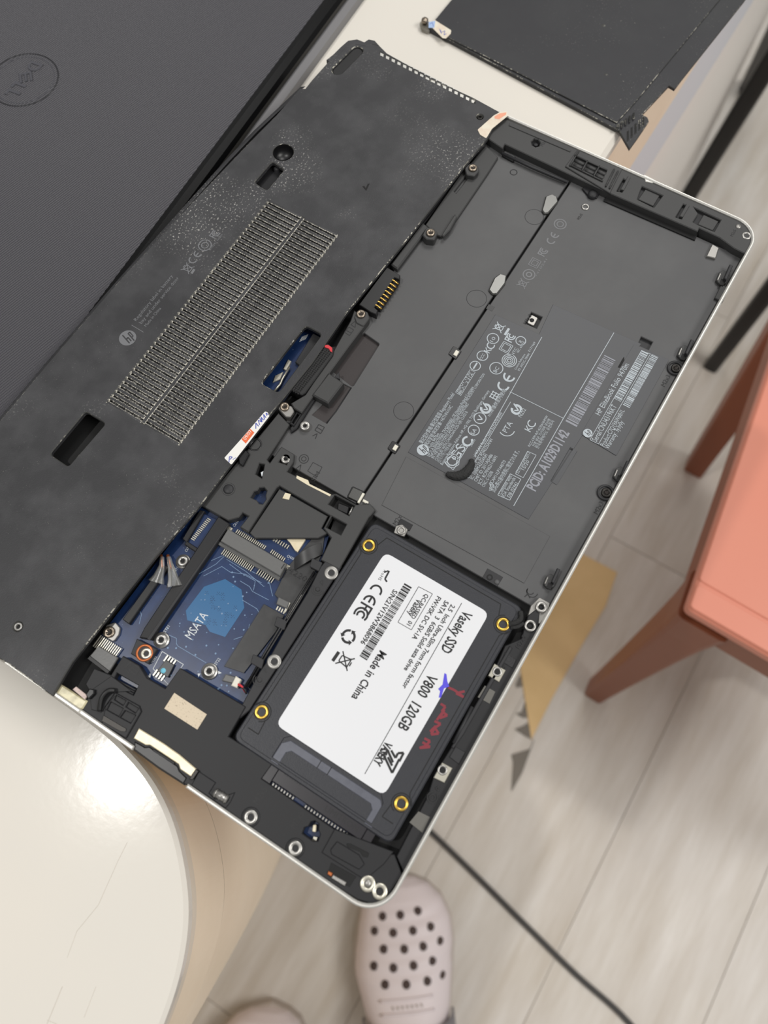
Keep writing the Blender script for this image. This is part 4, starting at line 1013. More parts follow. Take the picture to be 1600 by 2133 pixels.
plate('eject_part', [(684, 1034), (742, 1050), (728, 1079), (680, 1052)], -7.8, -7, 'hole', mid, b=.1)
plate('eject_part', [(704, 1046), (728, 1055), (724, 1072), (702, 1062)], -7, -3.4, 'gloss_black', mid, r=.5, b=.4)
tube('eject_pin', [q(735, 1056, -3) + (-3,), q(727, 1072, -3) + (-3,)], .4, 'steel', mid, 6)
lathe('press_stud', [(0, .5), (1.6, .45), (2.2, .1), (2.2, -.5), (2.7, -.5), (2.7, .02), (2.9, .02)], 'frame', mid, *q(476, 1019, ZM), ZM, 24)
lathe('screw_recess', [(3.1, .02), (2.9, .25), (2.4, .2), (2.2, -1), (1.2, -1), (1.1, -.4), (.7, -.4), (0, -1.2)], 'gloss_black', mid, *q(531, 926, ZM), ZM, 22)
plate('latch_post', [(496, 950), (512, 936), (519, 944), (505, 970), (498, 966)], ZM, -.6, 'gloss_black', mid, r=.5, b=.4)
plate('blue_strip', [(551, 978), (558, 982), (586, 997), (585, 1001), (554, 988)], -7, ZM - .2, 'blue_tint', mid, b=.1)
plate('blue_strip', [(543, 984), (552, 979), (552, 990), (545, 992)], -7, ZM - .4, 'silk', mid, b=.1)
plate('white_strip', [(618, 990), (642, 1000), (645, 1008), (690, 1030), (687, 1034), (640, 1010), (617, 996)], -6, -2.2, 'cream_metal', lp, b=.1)
plate('frame_gasket', [(762, 1046), (772, 1052), (781, 1062), (774, 1068), (760, 1060)], -6, -3.0, 'frame', lp, r=.5)
ZT = -2.0

# ---------------------------------------------------------------- motherboard
ZK = -6.6
mb = plate('circuit_board', [(205, 1330), (425, 1040), (560, 1005), (700, 1070), (675, 1150), (640, 1240), (505, 1478), (290, 1445)], -8.2, ZK, 'pcb', lp, b=.1)
plate('circuit_board', [(630, 670), (690, 700), (590, 835), (520, 800)], -7.6, -6.4, 'pcb', lp, b=.1)
plate('clip_lever', [(600, 748), (607, 752), (597, 772), (590, 768)], -6.4, -5.4, 'tin', lp, b=.2); plate('clip_lever', [(573, 782), (590, 774), (584, 790), (568, 796)], -6.4, -5.6, 'tin', lp, b=.2)
tube('clip_wire', [q(603, 765, -5) + (-5,), q(588, 790, -5) + (-5,), q(584, 800, -5) + (-5,), q(572, 815, -5) + (-5,)], .55, 'tin', lp, 8)
plate('board_shield', [(652, 694), (668, 702), (625, 762), (615, 754)], -6.4, -4.6, 'frame', lp, b=.3)
f = Flat(-6.3); 
for i in range(6): f.pline([(624 + i * 2.4, 712 - i * 1), (630 + i * 2.4, 701 - i * 1)], .25)
f.split('board_print', 'silk', mb, 1.5)
plate('ground_pad', [(425, 1222), (469, 1206), (503, 1228), (509, 1266), (469, 1327), (437, 1316), (428, 1302), (390, 1292), (387, 1272)], ZK, ZK + .08, 'pcb_pad', mb, b=.02)
f = Flat(ZK + .12)
f.text('MSATA', (399, 1333), (433, 1281), 3.6); f.text('ST21', (345, 1318), (354, 1305), 1.2); f.text('ST22', (451, 1386), (460, 1373), 1.2); f.text('CN1451', (560, 1122), (576, 1134), 1.0, -85); f.text('CN365', (315, 1386), (326, 1368), 1.2)
f.text('CN18', (597, 1160), (608, 1172), 1.1, -85); f.text('C6100', (489, 1098), (500, 1083), 1.2); f.text('C6750', (389, 1150), (398, 1137), 1.2); f.text('ST18', (367, 1190), (376, 1180), 1.0)
f.box([(319, 1393), (338, 1357), (382, 1384), (352, 1427)], .25); f.pline([(306, 1406), (312, 1411), (313, 1403)], .5); f.ppoly([(412, 1403), (418, 1403), (413, 1411)]); f.ppoly([(453, 1396), (462, 1402), (455, 1404)])
f.split('board_print', 'silk', mb, 1.5)
f = Flat(ZK + .1)
for s in ([(410, 1198), (450, 1175), (468, 1158), (500, 1178), (560, 1208), (568, 1242)], [(424, 1200), (462, 1180), (480, 1192), (511, 1196), (545, 1214)], [(472, 1165), (512, 1190), (550, 1222)], [(478, 1175), (505, 1195), (532, 1210), (528, 1230)], [(500, 1210), (520, 1222), (526, 1232), (560, 1250)], [(367, 1340), (371, 1346), (430, 1381)], [(350, 1322), (368, 1330), (368, 1342)],
          [(440, 1168), (470, 1155), (482, 1165)], [(505, 1250), (535, 1268), (542, 1280)], [(290, 1300), (295, 1280), (290, 1270)], [(520, 1300), (516, 1318)], [(487, 1332), (505, 1326)]):
    f.pline(s, .22)
rnd = random.Random(4)
for i in range(110):
    x = rnd.uniform(330, 560); y = rnd.uniform(1180, 1460)
    if (x - 300) * .75 + (y - 1390) > -60 and (x - 540) * 1.7 + (y - 1300) < 60 : f.disc(q(x, y, ZK), rnd.choice([.22, .3, .4]), 8)
f.build('board_trace', 'pcb_line', mb)['kind'] = 'stuff'
f = Flat(ZK + .13); rnd = random.Random(2)
for i in range(26):
    x = rnd.uniform(400, 495); y = rnd.uniform(1225, 1300)
    if abs(x - 448) / 62 + abs(y - 1266) / 62 < 1:
        for dx, dy in ((0, 0), (3, 2), (-3, 2), (2, -3), (-2, -3)): f.disc(q(x + dx, y + dy, ZK), .14, 6)
f.build('via_dot', 'pcb', mb)['kind'] = 'stuff'
# card connector
mc = plate('card_connector', [(475, 1101), (597, 1174), (583, 1200), (459, 1127)], ZK, -2.6, 'connector', lp, b=.3)
plate('connector_foot', [(457, 1127), (585, 1201), (580, 1209), (454, 1134)], ZK, -5.0, 'connector', mc, b=.2)
for x, y in ((479, 1101), (599, 1180)): plate('solder_tab', [(x - 6, y + 2), (x - 1, y - 5), (x + 6, y - 1), (x + 1, y + 6)], ZK, -5.6, 'tin', mc, b=.1)
pin = local_mesh('connector_pin', *plate_data(rect(-2.2, 1.6, -.2, .2), 0, .5, b=.06)[:2], 'tin')
def pins(x0, y0, x1, y1, n, z, parent, rz=0, me=pin):
    for i in range(n):
        t = i / (n - 1); c = q(x0 + (x1 - x0) * t, y0 + (y1 - y0) * t, z); place('connector_pin', me, parent, c[0], c[1], z, rz)
pins(468, 1146, 528, 1181, 17, ZK + .6, mc); pins(541, 1187, 571, 1205, 8, ZK + .6, mc)
pin2 = local_mesh('connector_pin', *plate_data(rect(-.9, .9, -.22, .22), 0, .5, b=.06)[:2], 'tin')
pins(494, 1107, 552, 1141, 17, ZK + .3, mc, 0, pin2); pins(566, 1149, 592, 1166, 8, ZK + .3, mc, 0, pin2)
f = Flat(-2.52); f.text('14220E', (585, 1184), (535, 1154), 2.4, 90 + 180); f.split('embossed_mark', 'emboss', mc)
# stand-offs
def standoff(x, y, r, ring='steel'):
    o = lathe('stand_off', [(r, -1), (r, .5), (r - .3, .8), (r * .78, .8), (r * .72, 1.5), (r * .5, 1.7), (r * .3, 1.6), (r * .25, .2), (0, .2)], ring, mb, *q(x, y, ZK + 1), ZK, 26); sub(o)
    lathe('post_bore', [(r * .26, 1.61), (0, 1.62)], 'hole', o, *q(x, y, ZK + 1), ZK, 14); return o
standoff(336, 1333, 3.3); standoff(436, 1398, 3.3); standoff(381, 1169, 3.1)
# divider bar and left cavity
dvb = plate('divider_bar', [(455, 1075), (478, 1090), (472, 1102), (313, 1332), (290, 1328), (300, 1308)], -8, -3.2, 'frame_dark', lp, b=.4)
plate('bar_edge', [(473, 1094), (478, 1091), (312, 1334), (306, 1331)], -3.2, -2.9, 'frame', dvb, b=.1)
rbb = plate('ribbon_socket', [(425, 1070), (455, 1083), (410, 1152), (388, 1128)], -8, -5.2, 'pcb', lp, b=.2)
pins(436, 1082, 402, 1124, 14, -5.1, rbb, math.radians(90), pin2)
plate('socket_wall', [(416, 1062), (426, 1064), (388, 1130), (380, 1122)], -8, -3.4, 'frame_dark', lp, b=.3)
plate('socket_wall', [(388, 1126), (412, 1142), (408, 1150), (384, 1134)], -8, -3.8, 'frame_dark', lp, b=.3)
plate('cable_channel', [(338, 1175), (352, 1180), (268, 1300), (255, 1290)], -6.6, -4.2, 'black', lp, b=.3)
tb1 = [q(345, 1158, -3) + (-3,), q(338, 1178, -3) + (-2.6,), q(326, 1200, -3) + (-3.2,)]
for off in (0, 14):
    V, F = tube_data([q(336 + off, 1160, -3) + (-4,), q(337 + off * 1.3, 1178, -3) + (-3.2,), q(330 + off * 2.2, 1200 + off * .4, -3) + (-3.4,), q(325 + off * 2.7, 1212 + off * .7, -3) + (-3.8,)], [.9, 1.2, 2.2, 3.4], 12)
    mesh('heat_sleeve', V, F[:-2], 'glass_clear', lp, smooth=True)
    tube('sleeve_wire', [q(334 + off, 1155, -3) + (-4,), q(338 + off * 1.2, 1180, -3) + (-3.2,)], .7, 'copper', lp, 8)
bs = plate('board_tab', [(222, 1302), (240, 1296), (250, 1308), (247, 1322), (236, 1337), (212, 1322)], ZK, -5, 'steel_dull', lp, r=1); screw(bs, 228, 1317, -5, 2.3, 'screw', .9)
rc = plate('flat_cable_socket', [(205, 1345), (246, 1370), (225, 1403), (182, 1372)], -8, -4.2, 'connector', lp, b=.3)
pins(203, 1335, 245, 1362, 12, -5.4, rc, 0, local_mesh('connector_pin', *plate_data(rect(-2.6, 2.6, -.2, .2), 0, .5, b=.06)[:2], 'tin'))
plate('cable_strip', [(182, 1372), (187, 1366), (228, 1398), (224, 1404)], -4.2, -3.6, 'black', rc, b=.1)
o = plate('washer_block', [(285, 1330), (327, 1352), (308, 1383), (272, 1362)], -8, -4, 'frame', lp, b=.3)
lathe('copper_washer', [(3.5, .05), (3.3, .4), (2.6, .4), (2.5, .05)], 'copper', o, *q(301, 1360, -4), -4, 24); post(o, 304, 1361, -3.2, 2.2, 1.0, m='tin')
# small chip
ch = plate('memory_chip', [(345, 1374), (363, 1385), (350, 1411), (327, 1398)], ZK, -5.2, 'chip', lp, b=.2)
lathe('marker_dot', [(0, .08), (1.0, .06), (1.05, 0)], 'cyan', ch, *q(340, 1397, -5.2), -5.2, 16)
pin3 = local_mesh('chip_leg', *plate_data(rect(-1.4, 1.4, -.35, .35), 0, .5, b=.08)[:2], 'tin')
for i in range(4):
    place('chip_leg', pin3, ch, *q(346 + i * 5.4, 1371 + i * 3.6, ZK + .4), ZK + .2); place('chip_leg', pin3, ch, *q(324 + i * 5.4, 1401 + i * 3.6, ZK + .4), ZK + .2)
# tapes and small parts to the board's edge
plate('black_tape', [(550, 1258), (592, 1282), (575, 1315), (508, 1402), (467, 1388)], -6.2, -5.7, 'tape_black', lp, b=.1)
plate('black_tape', [(650, 1122), (676, 1118), (672, 1150), (640, 1232), (605, 1275), (572, 1238), (600, 1180)], -6.3, -5.9, 'tape_black', lp, b=.1)
def fold():
    V = []; n = 10
    A_, B_ = (612, 1160), (668, 1128)
    for i in range(n + 1):
        t = i / n; V += [q(A_[0] + (B_[0] - A_[0]) * t, A_[1] + (B_[1] - A_[1]) * t, -4) + (-5.6 + 2.4 * math.sin(math.pi * t),), q(612 + 60 * t, 1186 - 34 * t, -4) + (-5.6 + 1.6 * math.sin(math.pi * t),)]
    mesh('tape_fold', V, [(2 * i, 2 * i + 1, 2 * i + 3, 2 * i + 2) for i in range(n)], 'tape_black', lp, smooth=True)
fold()
plate('shield_can', [(592, 1118), (637, 1122), (634, 1128), (620, 1150), (614, 1146), (604, 1130)], ZK, -5.4, 'cream_metal', mb, b=.1)
pins(572, 1124, 600, 1140, 7, ZK + .3, mb, math.radians(0), pin2)
ic = plate('sensor_chip', [(580, 1243), (603, 1254), (598, 1268), (575, 1258)], ZK, -4.8, 'connector', lp, b=.3)
for i in range(4): plate('chip_leg', [(578 + i * 5, 1262 + i * 2.6), (581 + i * 5, 1263 + i * 2.6), (577 + i * 5, 1271 + i * 2.6), (574 + i * 5, 1270 + i * 2.6)], ZK, ZK + .5, 'tin', ic, b=.05)
plate('chip_edge', [(601, 1253), (605, 1256), (595, 1276), (592, 1272)], ZK, -5.2, 'white_plastic', ic, b=.1)
wc = plate('wire_connector', [(470, 1404), (492, 1410), (486, 1424), (462, 1418)], ZK, -4.6, 'connector', lp, b=.3)
plate('connector_plug', [(491, 1408), (502, 1415), (493, 1433), (481, 1428)], ZK, -3.8, 'white_plastic', wc, b=.3)
for i, (m_, d) in enumerate((('red', 0), ('black', 5), ('red', 2.5))):
    tube('plug_wire', spline([q(494 + d * .4, 1424 + d, -4) + (-4.4,), q(503 + d, 1429 + d, -4) + (-3.6,), q(510 + d * .6, 1440 + d, -4) + (-4.6,)], 5), .42, m_, wc, 7)
plate('green_strip', [(530, 1395), (538, 1399), (518, 1432), (508, 1428)], -7, -4.8, 'frame_dark', lp, b=.1)
plate('steel_strip', [(625, 1236), (632, 1240), (602, 1292), (594, 1288)], -7, -3.4, 'steel_dull', lp, b=.15)

# ---------------------------------------------------------------- frame round the drive
ZF = -2.0
dw = plate('drive_wall', [(683, 1162), (712, 1180), (520, 1480), (500, 1496), (492, 1486), (505, 1466), (540, 1400), (560, 1372), (600, 1300), (640, 1235), (668, 1180)], -8.4, -2.6, 'frame', lp, b=.35)
for x, y in ((690, 1193), (571, 1378)): post(dw, x, y, -2.2, 2.9, 1.2, m='steel_dull')
f = Flat(-2.54); 
for (x, y, s) in ((662, 1227, 1), (541, 1416, -1)):
    for r in (1.0, 1.8, 2.6): f.arc(q(x, y, -2.5), r, .3, 100 - 20, 260 + 20, 12)
    f.arc(q(x, y, -2.5), .8, .3)
f.pline([(666, 1212), (673, 1208), (672, 1219), (666, 1212)], .3); f.pline([(548, 1394), (555, 1402), (551, 1391)], .35); f.split('embossed_mark', 'emboss', dw)
for quad in ([(577, 1283), (598, 1294), (592, 1313), (571, 1303)], [(527, 1362), (550, 1374), (545, 1394), (522, 1381)], [(650, 1162), (672, 1172), (664, 1190), (645, 1180)]):
    plate('wall_tab', quad, -6, -2.7, 'frame', dw, r=.5)
tube('antenna_lead', [q(655, 1190, -3) + (-3.4,), q(610, 1262, -3) + (-3.2,), q(560, 1345, -3) + (-3.2,), q(510, 1432, -3) + (-3.4,)], .5, 'gloss_black', dw, 7)
tube('antenna_lead', [q(660, 1193, -3) + (-3.4,), q(615, 1266, -3) + (-3.2,), q(566, 1345, -3) + (-3.2,), q(520, 1425, -3) + (-3.4,)], .5, 'gloss_black', dw, 7)
low = plate('front_frame', [(168, 1486), (186, 1440), (178, 1425), (196, 1392), (231, 1406), (256, 1366), (290, 1386), (306, 1412), (344, 1434), (375, 1391), (512, 1472), (476, 1534), (568, 1590), (545, 1622), (757, 1769), (822, 1780), (838, 1822), (806, 1870), (785, 1886), (745, 1874), (700, 1846), (620, 1794), (400, 1644), (278, 1558)], -8.4, ZF, 'frame_dark', lp, b=.3,
              holes=[[(648, 1712), (656, 1710), (664, 1716), (663, 1728), (667, 1738), (662, 1752), (652, 1752), (630, 1736), (634, 1724), (642, 1722)], [(243, 1402), (288, 1428), (278, 1448), (232, 1424)]])
plate('slot_floor', [(238, 1396), (294, 1426), (280, 1454), (226, 1424)], -7, -5.6, 'pcb', low, b=.1)
for i in range(3): tube('slot_slat', [q(237 + i * 2.5, 1424 - i * 4, -3) + (-3.2,), q(278 + i * 2.5, 1446 - i * 4, -3) + (-3.2,)], .4, 'frame', low, 6)
o = plate('board_piece', [(628, 1708), (668, 1712), (668, 1754), (628, 1740)], -7.5, -6, 'pcb', low, b=.1)
plate('led_part', [(652, 1718), (660, 1717), (658, 1734), (650, 1732)], -6, -4, 'cream_metal', o, r=.5); plate('led_part', [(653, 1742), (662, 1744), (659, 1752), (651, 1749)], -6, -4.6, 'tin', o, b=.1)
f = Flat(ZF + .06); f.text('M2x5', (538, 1677), (558, 1644), 2.6); f.text('M2x5', (615, 1728), (635, 1695), 2.6); f.text('M2x5', (810, 1838), (826, 1806), 2.0)
f.pline([(262, 1390), (273, 1378), (272, 1388)], .35); f.box([(270, 1396), (280, 1385), (291, 1392), (283, 1406)], .3); f.line(q(276, 1391, ZF), q(286, 1399, ZF), .3); f.pline([(264, 1396), (269, 1403)], .3); f.split('embossed_mark', 'emboss', low)
for x, y in ((522, 1702), (615, 1767)): 
    lathe('post_collar', [(3.5, 0), (3.4, .3), (3.0, .3)], 'frame_dark', low, *q(x, y, ZF), ZF, 24); post(low, x, y, ZF + .5, 2.6, 1.1, m='steel')
for x, y in ((766, 1841), (791, 1857)): post(low, x, y, ZF + .7, 2.8, 1.3, m='tin')
lathe('pin_head', [(0, .3), (1.1, .3), (1.3, 0)], 'steel_dull', low, *q(766, 1840, ZF + .6), ZF + .3, 16)
fp = plate('foil_patch', [(363, 1443), (431, 1488), (411, 1520), (342, 1476)], ZF, ZF + .2, 'foil', low, b=.05)
# grid block near the torn corner
gb = plate('rib_block', [(243, 1444), (290, 1470), (294, 1482), (262, 1538), (212, 1508), (220, 1470)], ZF, ZF + .9, 'frame_dark', low, b=.3,
           holes=[[(241, 1448), (262, 1460), (256, 1469), (238, 1457)], [(267, 1463), (288, 1476), (282, 1485), (262, 1472)], [(230, 1462), (256, 1476), (247, 1492), (222, 1478)], [(260, 1480), (282, 1490), (272, 1506), (250, 1494)]])
plate('rib_slot', [(216, 1490), (263, 1518), (262, 1524), (252, 1524), (212, 1502)], ZF + .9, ZF + 1.2, 'steel_dark', gb, b=.1)
tube('rib_arch', spline([q(205, 1480, 0) + (-1,), q(212, 1455, 0) + (.2,), q(225, 1440, 0) + (.4,), q(238, 1438, 0) + (-.5,)], 5), 1.0, 'black', gb, 8)
o = plate('frame_step', [(186, 1440), (232, 1408), (275, 1440), (240, 1442), (210, 1484), (190, 1478)], ZF, ZF + .5, 'frame_dark', low, b=.2)
# torn yellowed corner of the cover
o = plate('torn_corner', [(113, 1448), (124, 1424), (150, 1440), (168, 1452), (182, 1460), (172, 1476), (160, 1481), (147, 1475)], -3.2, -1.2, 'yellowed', lp, b=.5)
plate('pink_pad', [(151, 1436), (158, 1430), (182, 1449), (176, 1457)], -1.2, -.4, 'pink_pad', o, b=.15)
plate('tab_loop', [(178, 1447), (186, 1434), (196, 1436), (196, 1445), (184, 1457)], -3, .3, 'gloss_black', o, r=.5, b=.4)
# side ports seen edge-on
cm = plate('port_shell', [(289, 1517), (340, 1548), (374, 1572), (409, 1602), (398, 1618), (375, 1602), (372, 1592), (312, 1552), (303, 1552), (278, 1538)], -6, -.9, 'cream_metal', lp, b=.3)
plate('port_body', [(278, 1540), (303, 1554), (312, 1553), (372, 1594), (376, 1604), (392, 1620), (383, 1636), (330, 1602), (277, 1563)], -9, -1.6, 'gloss_black', cm, b=.8)
plate('port_flap', [(320, 1560), (364, 1588), (362, 1592), (318, 1564)], -2, -1.2, 'frame_dark', cm, b=.1)
plate('port_end', [(398, 1616), (408, 1602), (414, 1606), (402, 1624), (394, 1624)], -6, -.6, 'steel_dark', cm, b=.2)
plate('port_frame', [(414, 1606), (450, 1630), (436, 1652), (448, 1664), (490, 1650), (480, 1672), (470, 1684), (398, 1636)], -5, ZF + .4, 'frame_dark', low, b=.3)
vb = [q(447, 1650, -1.5) + (-1.6,), q(474, 1666, -1.5) + (-1.6,)]
tube('hinge_pin', vb, 1.5, 'steel', low, 12)
for t in (.12, .5, .88):
    c = [vb[0][i] + (vb[1][i] - vb[0][i]) * t for i in range(3)]; d = [(vb[1][i] - vb[0][i]) * .04 for i in range(3)]
    tube('pin_collar', [[c[i] - d[i] for i in range(3)], [c[i] + d[i] for i in range(3)]], 1.75, 'steel', low, 12)
tr = plate('rear_tray', [(697, 1727), (820, 1774), (800, 1800), (760, 1833), (742, 1822), (670, 1776)], ZF, ZF + .6, 'frame_dark', low, b=.25)
plate('tray_step', [(702, 1752), (748, 1780), (760, 1800), (748, 1812), (690, 1780), (688, 1770)], ZF + .6, ZF + 1.1, 'frame_dark', tr, b=.3, r=.6)
plate('tray_slot', [(722, 1757), (731, 1758), (768, 1777), (766, 1786), (756, 1784), (750, 1774), (724, 1764)], ZF + .6, ZF + .9, 'hole', tr, b=.05)
plate('port_pocket', [(690, 1797), (742, 1826), (728, 1848), (682, 1822)], ZF, ZF + .2, 'hole', low, b=.05)
plate('port_clip', [(694, 1822), (722, 1838), (718, 1846), (690, 1829)], ZF, ZF + .9, 'steel', low, b=.2); plate('port_clip', [(684, 1814), (693, 1819), (690, 1826), (682, 1821)], ZF, ZF + .9, 'copper', low, b=.2)
# strip between the drive and the long rim
rs = plate('edge_strip', [(1126, 1262), (1120, 1320), (1000, 1536), (842, 1820), (826, 1784), (858, 1722), (866, 1706), (890, 1660), (905, 1612), (1000, 1462), (1052, 1345), (1086, 1330), (1100, 1282)], -8.4, -2.6, 'frame_dark', lp, b=.3)
plate('strip_wall', [(1062, 1345), (1068, 1350), (966, 1530), (945, 1560), (940, 1556)], -8.4, -2.0, 'frame', rs, b=.3)
def nut(x, y, quad, r=1.9):
    o = plate('metal_tab', quad, -6, -2.0, 'tin', lp, b=.2); c = q(x, y, -2)
    lathe('post_bore', [(r + .6, 0), (r + .5, .2), (r, .2), (r - .1, .05), (0, .03)], 'steel', o, c[0], c[1], -2.0, 22); lathe('post_bore', [(r - .2, .08), (0, .09)], 'hole', o, c[0], c[1], -2.0, 18)
nut(1036, 1399, [(1030, 1382), (1054, 1396), (1040, 1421), (1017, 1407)], 1.3); nut(922, 1604, [(921, 1588), (943, 1600), (926, 1631), (903, 1620)], 1.3)
o = plate('metal_tab', [(1106, 1262), (1124, 1244), (1146, 1256), (1138, 1282), (1124, 1300), (1098, 1288)], -6, -3.0, 'steel_dull', lp, r=.6); post(o, 1128, 1264, -1.6, 2.3, 1.1, m='steel'); post(o, 1105, 1303, -1.6, 2.4, 1.3, m='steel')
for quad in ([(1010, 1428), (1032, 1441), (1020, 1466), (995, 1452)], [(872, 1690), (896, 1702), (880, 1735), (853, 1713)]):
    plate('tape_patch', quad, -2.6, -2.4, 'tape_grey', rs, b=.05)
plate('strip_recess', [(949, 1555), (970, 1567), (956, 1592), (936, 1577)], -2.6, -2.2, 'frame', rs, b=.2)
tube('strip_rod', [q(984, 1472, -2) + (-2.4,), q(945, 1548, -2) + (-2.4,)], .7, 'frame', rs, 8)
plate('strip_box', [(1052, 1358), (1076, 1374), (1068, 1392), (1044, 1378)], -2.6, -2.3, 'frame', rs, b=.2)
f = Flat(-2.25); f.text('M2x5', (1083, 1352), (1095, 1325), 1.8); f.arc(q(1060, 1374, -2.3), 1.8, .35, 0, 360); f.arc(q(1060, 1374, -2.3), .9, .35); f.pline([(1046, 1392), (1053, 1386), (1052, 1396)], .3)
f.arc(q(901, 1661, -2.5), 1.9, .35, 20, 340); f.arc(q(901, 1661, -2.5), 1.0, .35); f.pline([(908, 1642), (914, 1638), (914, 1648), (908, 1642)], .35); f.split('embossed_mark', 'emboss', rs)
# small post in the panel above the drive
plate('post_socket', [(836, 1080), (860, 1093), (853, 1106), (828, 1092)], ZB, ZB + .4, 'frame_dark', b2, b=.1); o = plate('metal_tab', [(825, 1095), (838, 1092), (850, 1103), (842, 1118), (820, 1110)], ZB, ZB + 1.2, 'steel_dull', b2, r=.6); post(o, 836, 1104, ZB + 1.6, 1.9, .9, m='steel_dull')
o = plate('switch_slot', [(1016, 1184), (1048, 1202), (1036, 1222), (1005, 1204)], ZB, ZB + .35, 'frame', b2, b=.1); lathe('slot_pin', [(0, .4), (.9, .4), (1.1, 0)], 'bay', o, *q(1035, 1212, ZB + .3), ZB + .35, 16)
f = Flat(ZB + .4); f.arc(q(1020, 1203, ZB), 1.0, .6); f.build('stain_mark', 'hole', o)
# fluff caught beside the drive
fp_ = [q(1060, 1301, -1) + (-.7,), q(1072, 1298, -1) + (-.2,), q(1084, 1290, -1) + (-.3,), q(1084, 1274, -1) + (-1,)]
tube('fluff', spline(fp_, 5), 1.0, 'foam', lp, 7); tube('fluff', spline([q(1064, 1308, -1) + (-.7,), q(1078, 1306, -1) + (-.3,), q(1090, 1298, -1) + (-1.4,)], 5), .7, 'foam', lp, 7)

# ================================================================== solid state drive
sd = thing('storage_drive', 73, 44.6, -8, 'black solid state drive with a white printed label in the bay', 'drive')
H = [(36.76, 13.79), (113.36, 13.79), (36.76, 75.51), (113.36, 75.51)]
su0, su1, sv0, sv1 = 22.9, 123.2, 9.75, 79.55
ZS_ = -1.0
body = rr(rect(su0, su1, sv0, sv1), [3.5, 3.5, 3.5, 3.5], 5)
plate('drive_case', body, -8, ZS_ - .45, 'ssd', sd, b=.5, px=False)
inn = rr(rect(su0 + 1.6, su1 - 1.6, sv0 + 1.6, sv1 - 1.6), 3, 5)
plate('drive_lid', inn, ZS_ - .6, ZS_, 'ssd', sd, holes=[circ(x, y, 2.9, 22) for x, y in H] + [[(su0 + 2.6, 19.5), (su0 + 2.6, 63), (su0 + 10.5, 63), (su0 + 13, 60.5), (su0 + 13, 22), (su0 + 10.5, 19.5)]], b=.18, px=False)
f = Flat(ZS_ + .03)
a, b, c, d = su0 + 3.3, su1 - 3.3, sv0 + 3.0, sv1 - 3.0
def groove(pts): 
    for x, y in zip(pts, pts[1:]): f.line(x, y, .36)
for (x, y) in H:
    sx = -1 if x < 70 else 1; sy = -1 if y < 40 else 1
    ang0 = math.degrees(math.atan2(sy, sx))
    f.arc((x, y), 3.6, .36, ang0 + 60, ang0 + 300, 20)
groove([(H[0][0] + 4.6, c + .2), (H[1][0] - 4.6, c + .2)]); groove([(H[2][0] + 4.6, d - .2), (H[3][0] - 4.6, d - .2)]); groove([(b, H[1][1] + 4.6), (b, H[3][1] - 4.6)])
for (x, y) in H:
    sx = -1 if x < 70 else 1; sy = -1 if y < 40 else 1
    groove([(x + sx * -4.6, (c + .2) if sy < 0 else (d - .2)), (x - sx * 3.0, y + sy * 1.9)]); 
    if sx > 0: groove([(b, y - sy * 4.6), (x + sx * 1.9, y - sy * 3.0)])
    else: groove([(x - 1.9, y - sy * 3.0), (su0 + 6.5, y - sy * 3.6), (su0 + 6.5, c if sy < 0 else d)])
f.build('case_groove', 'hole', sd)
for x, y in H:
    o = lathe('threaded_insert', [(2.6, -.5), (2.6, .12), (2.3, .22), (1.75, .22), (1.6, .05), (1.55, -2.2), (0, -2.2)], 'brass', sd, x, y, ZS_, 26); sub(o)
    lathe('insert_bore', [(1.54, -1.0), (0, -1.0)], 'hole', o, x, y, ZS_, 18)
# connector end
cn = plate('connector_bezel', [(su0 + 1.2, 18.5), (su0 + 8.5, 18.5), (su0 + 11, 20.8), (su0 + 11, 60.3), (su0 + 8.5, 62.8), (su0 + 1.2, 62.8), (su0 + 1.2, 59.5), (su0 + 6.5, 59.5), (su0 + 8, 58), (su0 + 8, 23.3), (su0 + 6.5, 21.8), (su0 + 1.2, 21.8)], -7.5, ZS_ - .15, 'sata_grey', sd, b=.2, px=False)
for v in (46.5, 42.0): plate('bezel_split', [(su0 + 8, v), (su0 + 11.05, v), (su0 + 11.05, v + .3), (su0 + 8, v + .3)], ZS_ - .4, ZS_ - .12, 'hole', cn, b=0, px=False)
sc = plate('drive_socket', [(18.4, 19.8), (30.2, 19.8), (30.2, 58.6), (18.4, 58.6)], -8, -1.9, 'sata_black', lp, b=.3, px=False)
plate('socket_ear', [(17.0, 16.2), (24.5, 16.2), (24.5, 19.8), (17.0, 19.8)], -8, -2.4, 'sata_black', sc, b=.2, px=False); plate('socket_ear', [(17.0, 58.6), (24.5, 58.6), (24.5, 62.2), (17.0, 62.2)], -8, -2.4, 'sata_black', sc, b=.2, px=False)
plate('socket_sill', [(16.2, 18), (18.4, 18), (18.4, 58.6), (16.2, 58.6)], -8, -4, 'pcb', sc, b=.1, px=False)
dotm = local_mesh('socket_pin', *plate_data(rect(-.6, .6, -.36, .36), 0, .9, b=.15)[:2], 'steel_dull')
for i in range(8): place('socket_pin', dotm, sc, 17.5, 57.5 - i * 1.27, -3.9)
for i in range(17): place('socket_pin', dotm, sc, 17.5, 43.0 - i * 1.27, -3.9)
f = Flat(-1.84); f.text('14272', (23.5, 44.5), (23.5, 38.2), 2.2, -90, False); f.text('UMITRON', (20, 36.5), (20, 22.5), 2.2, -90, False)
for i in range(7): f.line((26 - .0, 55.5 - i * 1.1), (22.5, 55.5 - i * 1.1), .3)
f.split('embossed_mark', 'emboss', sc)
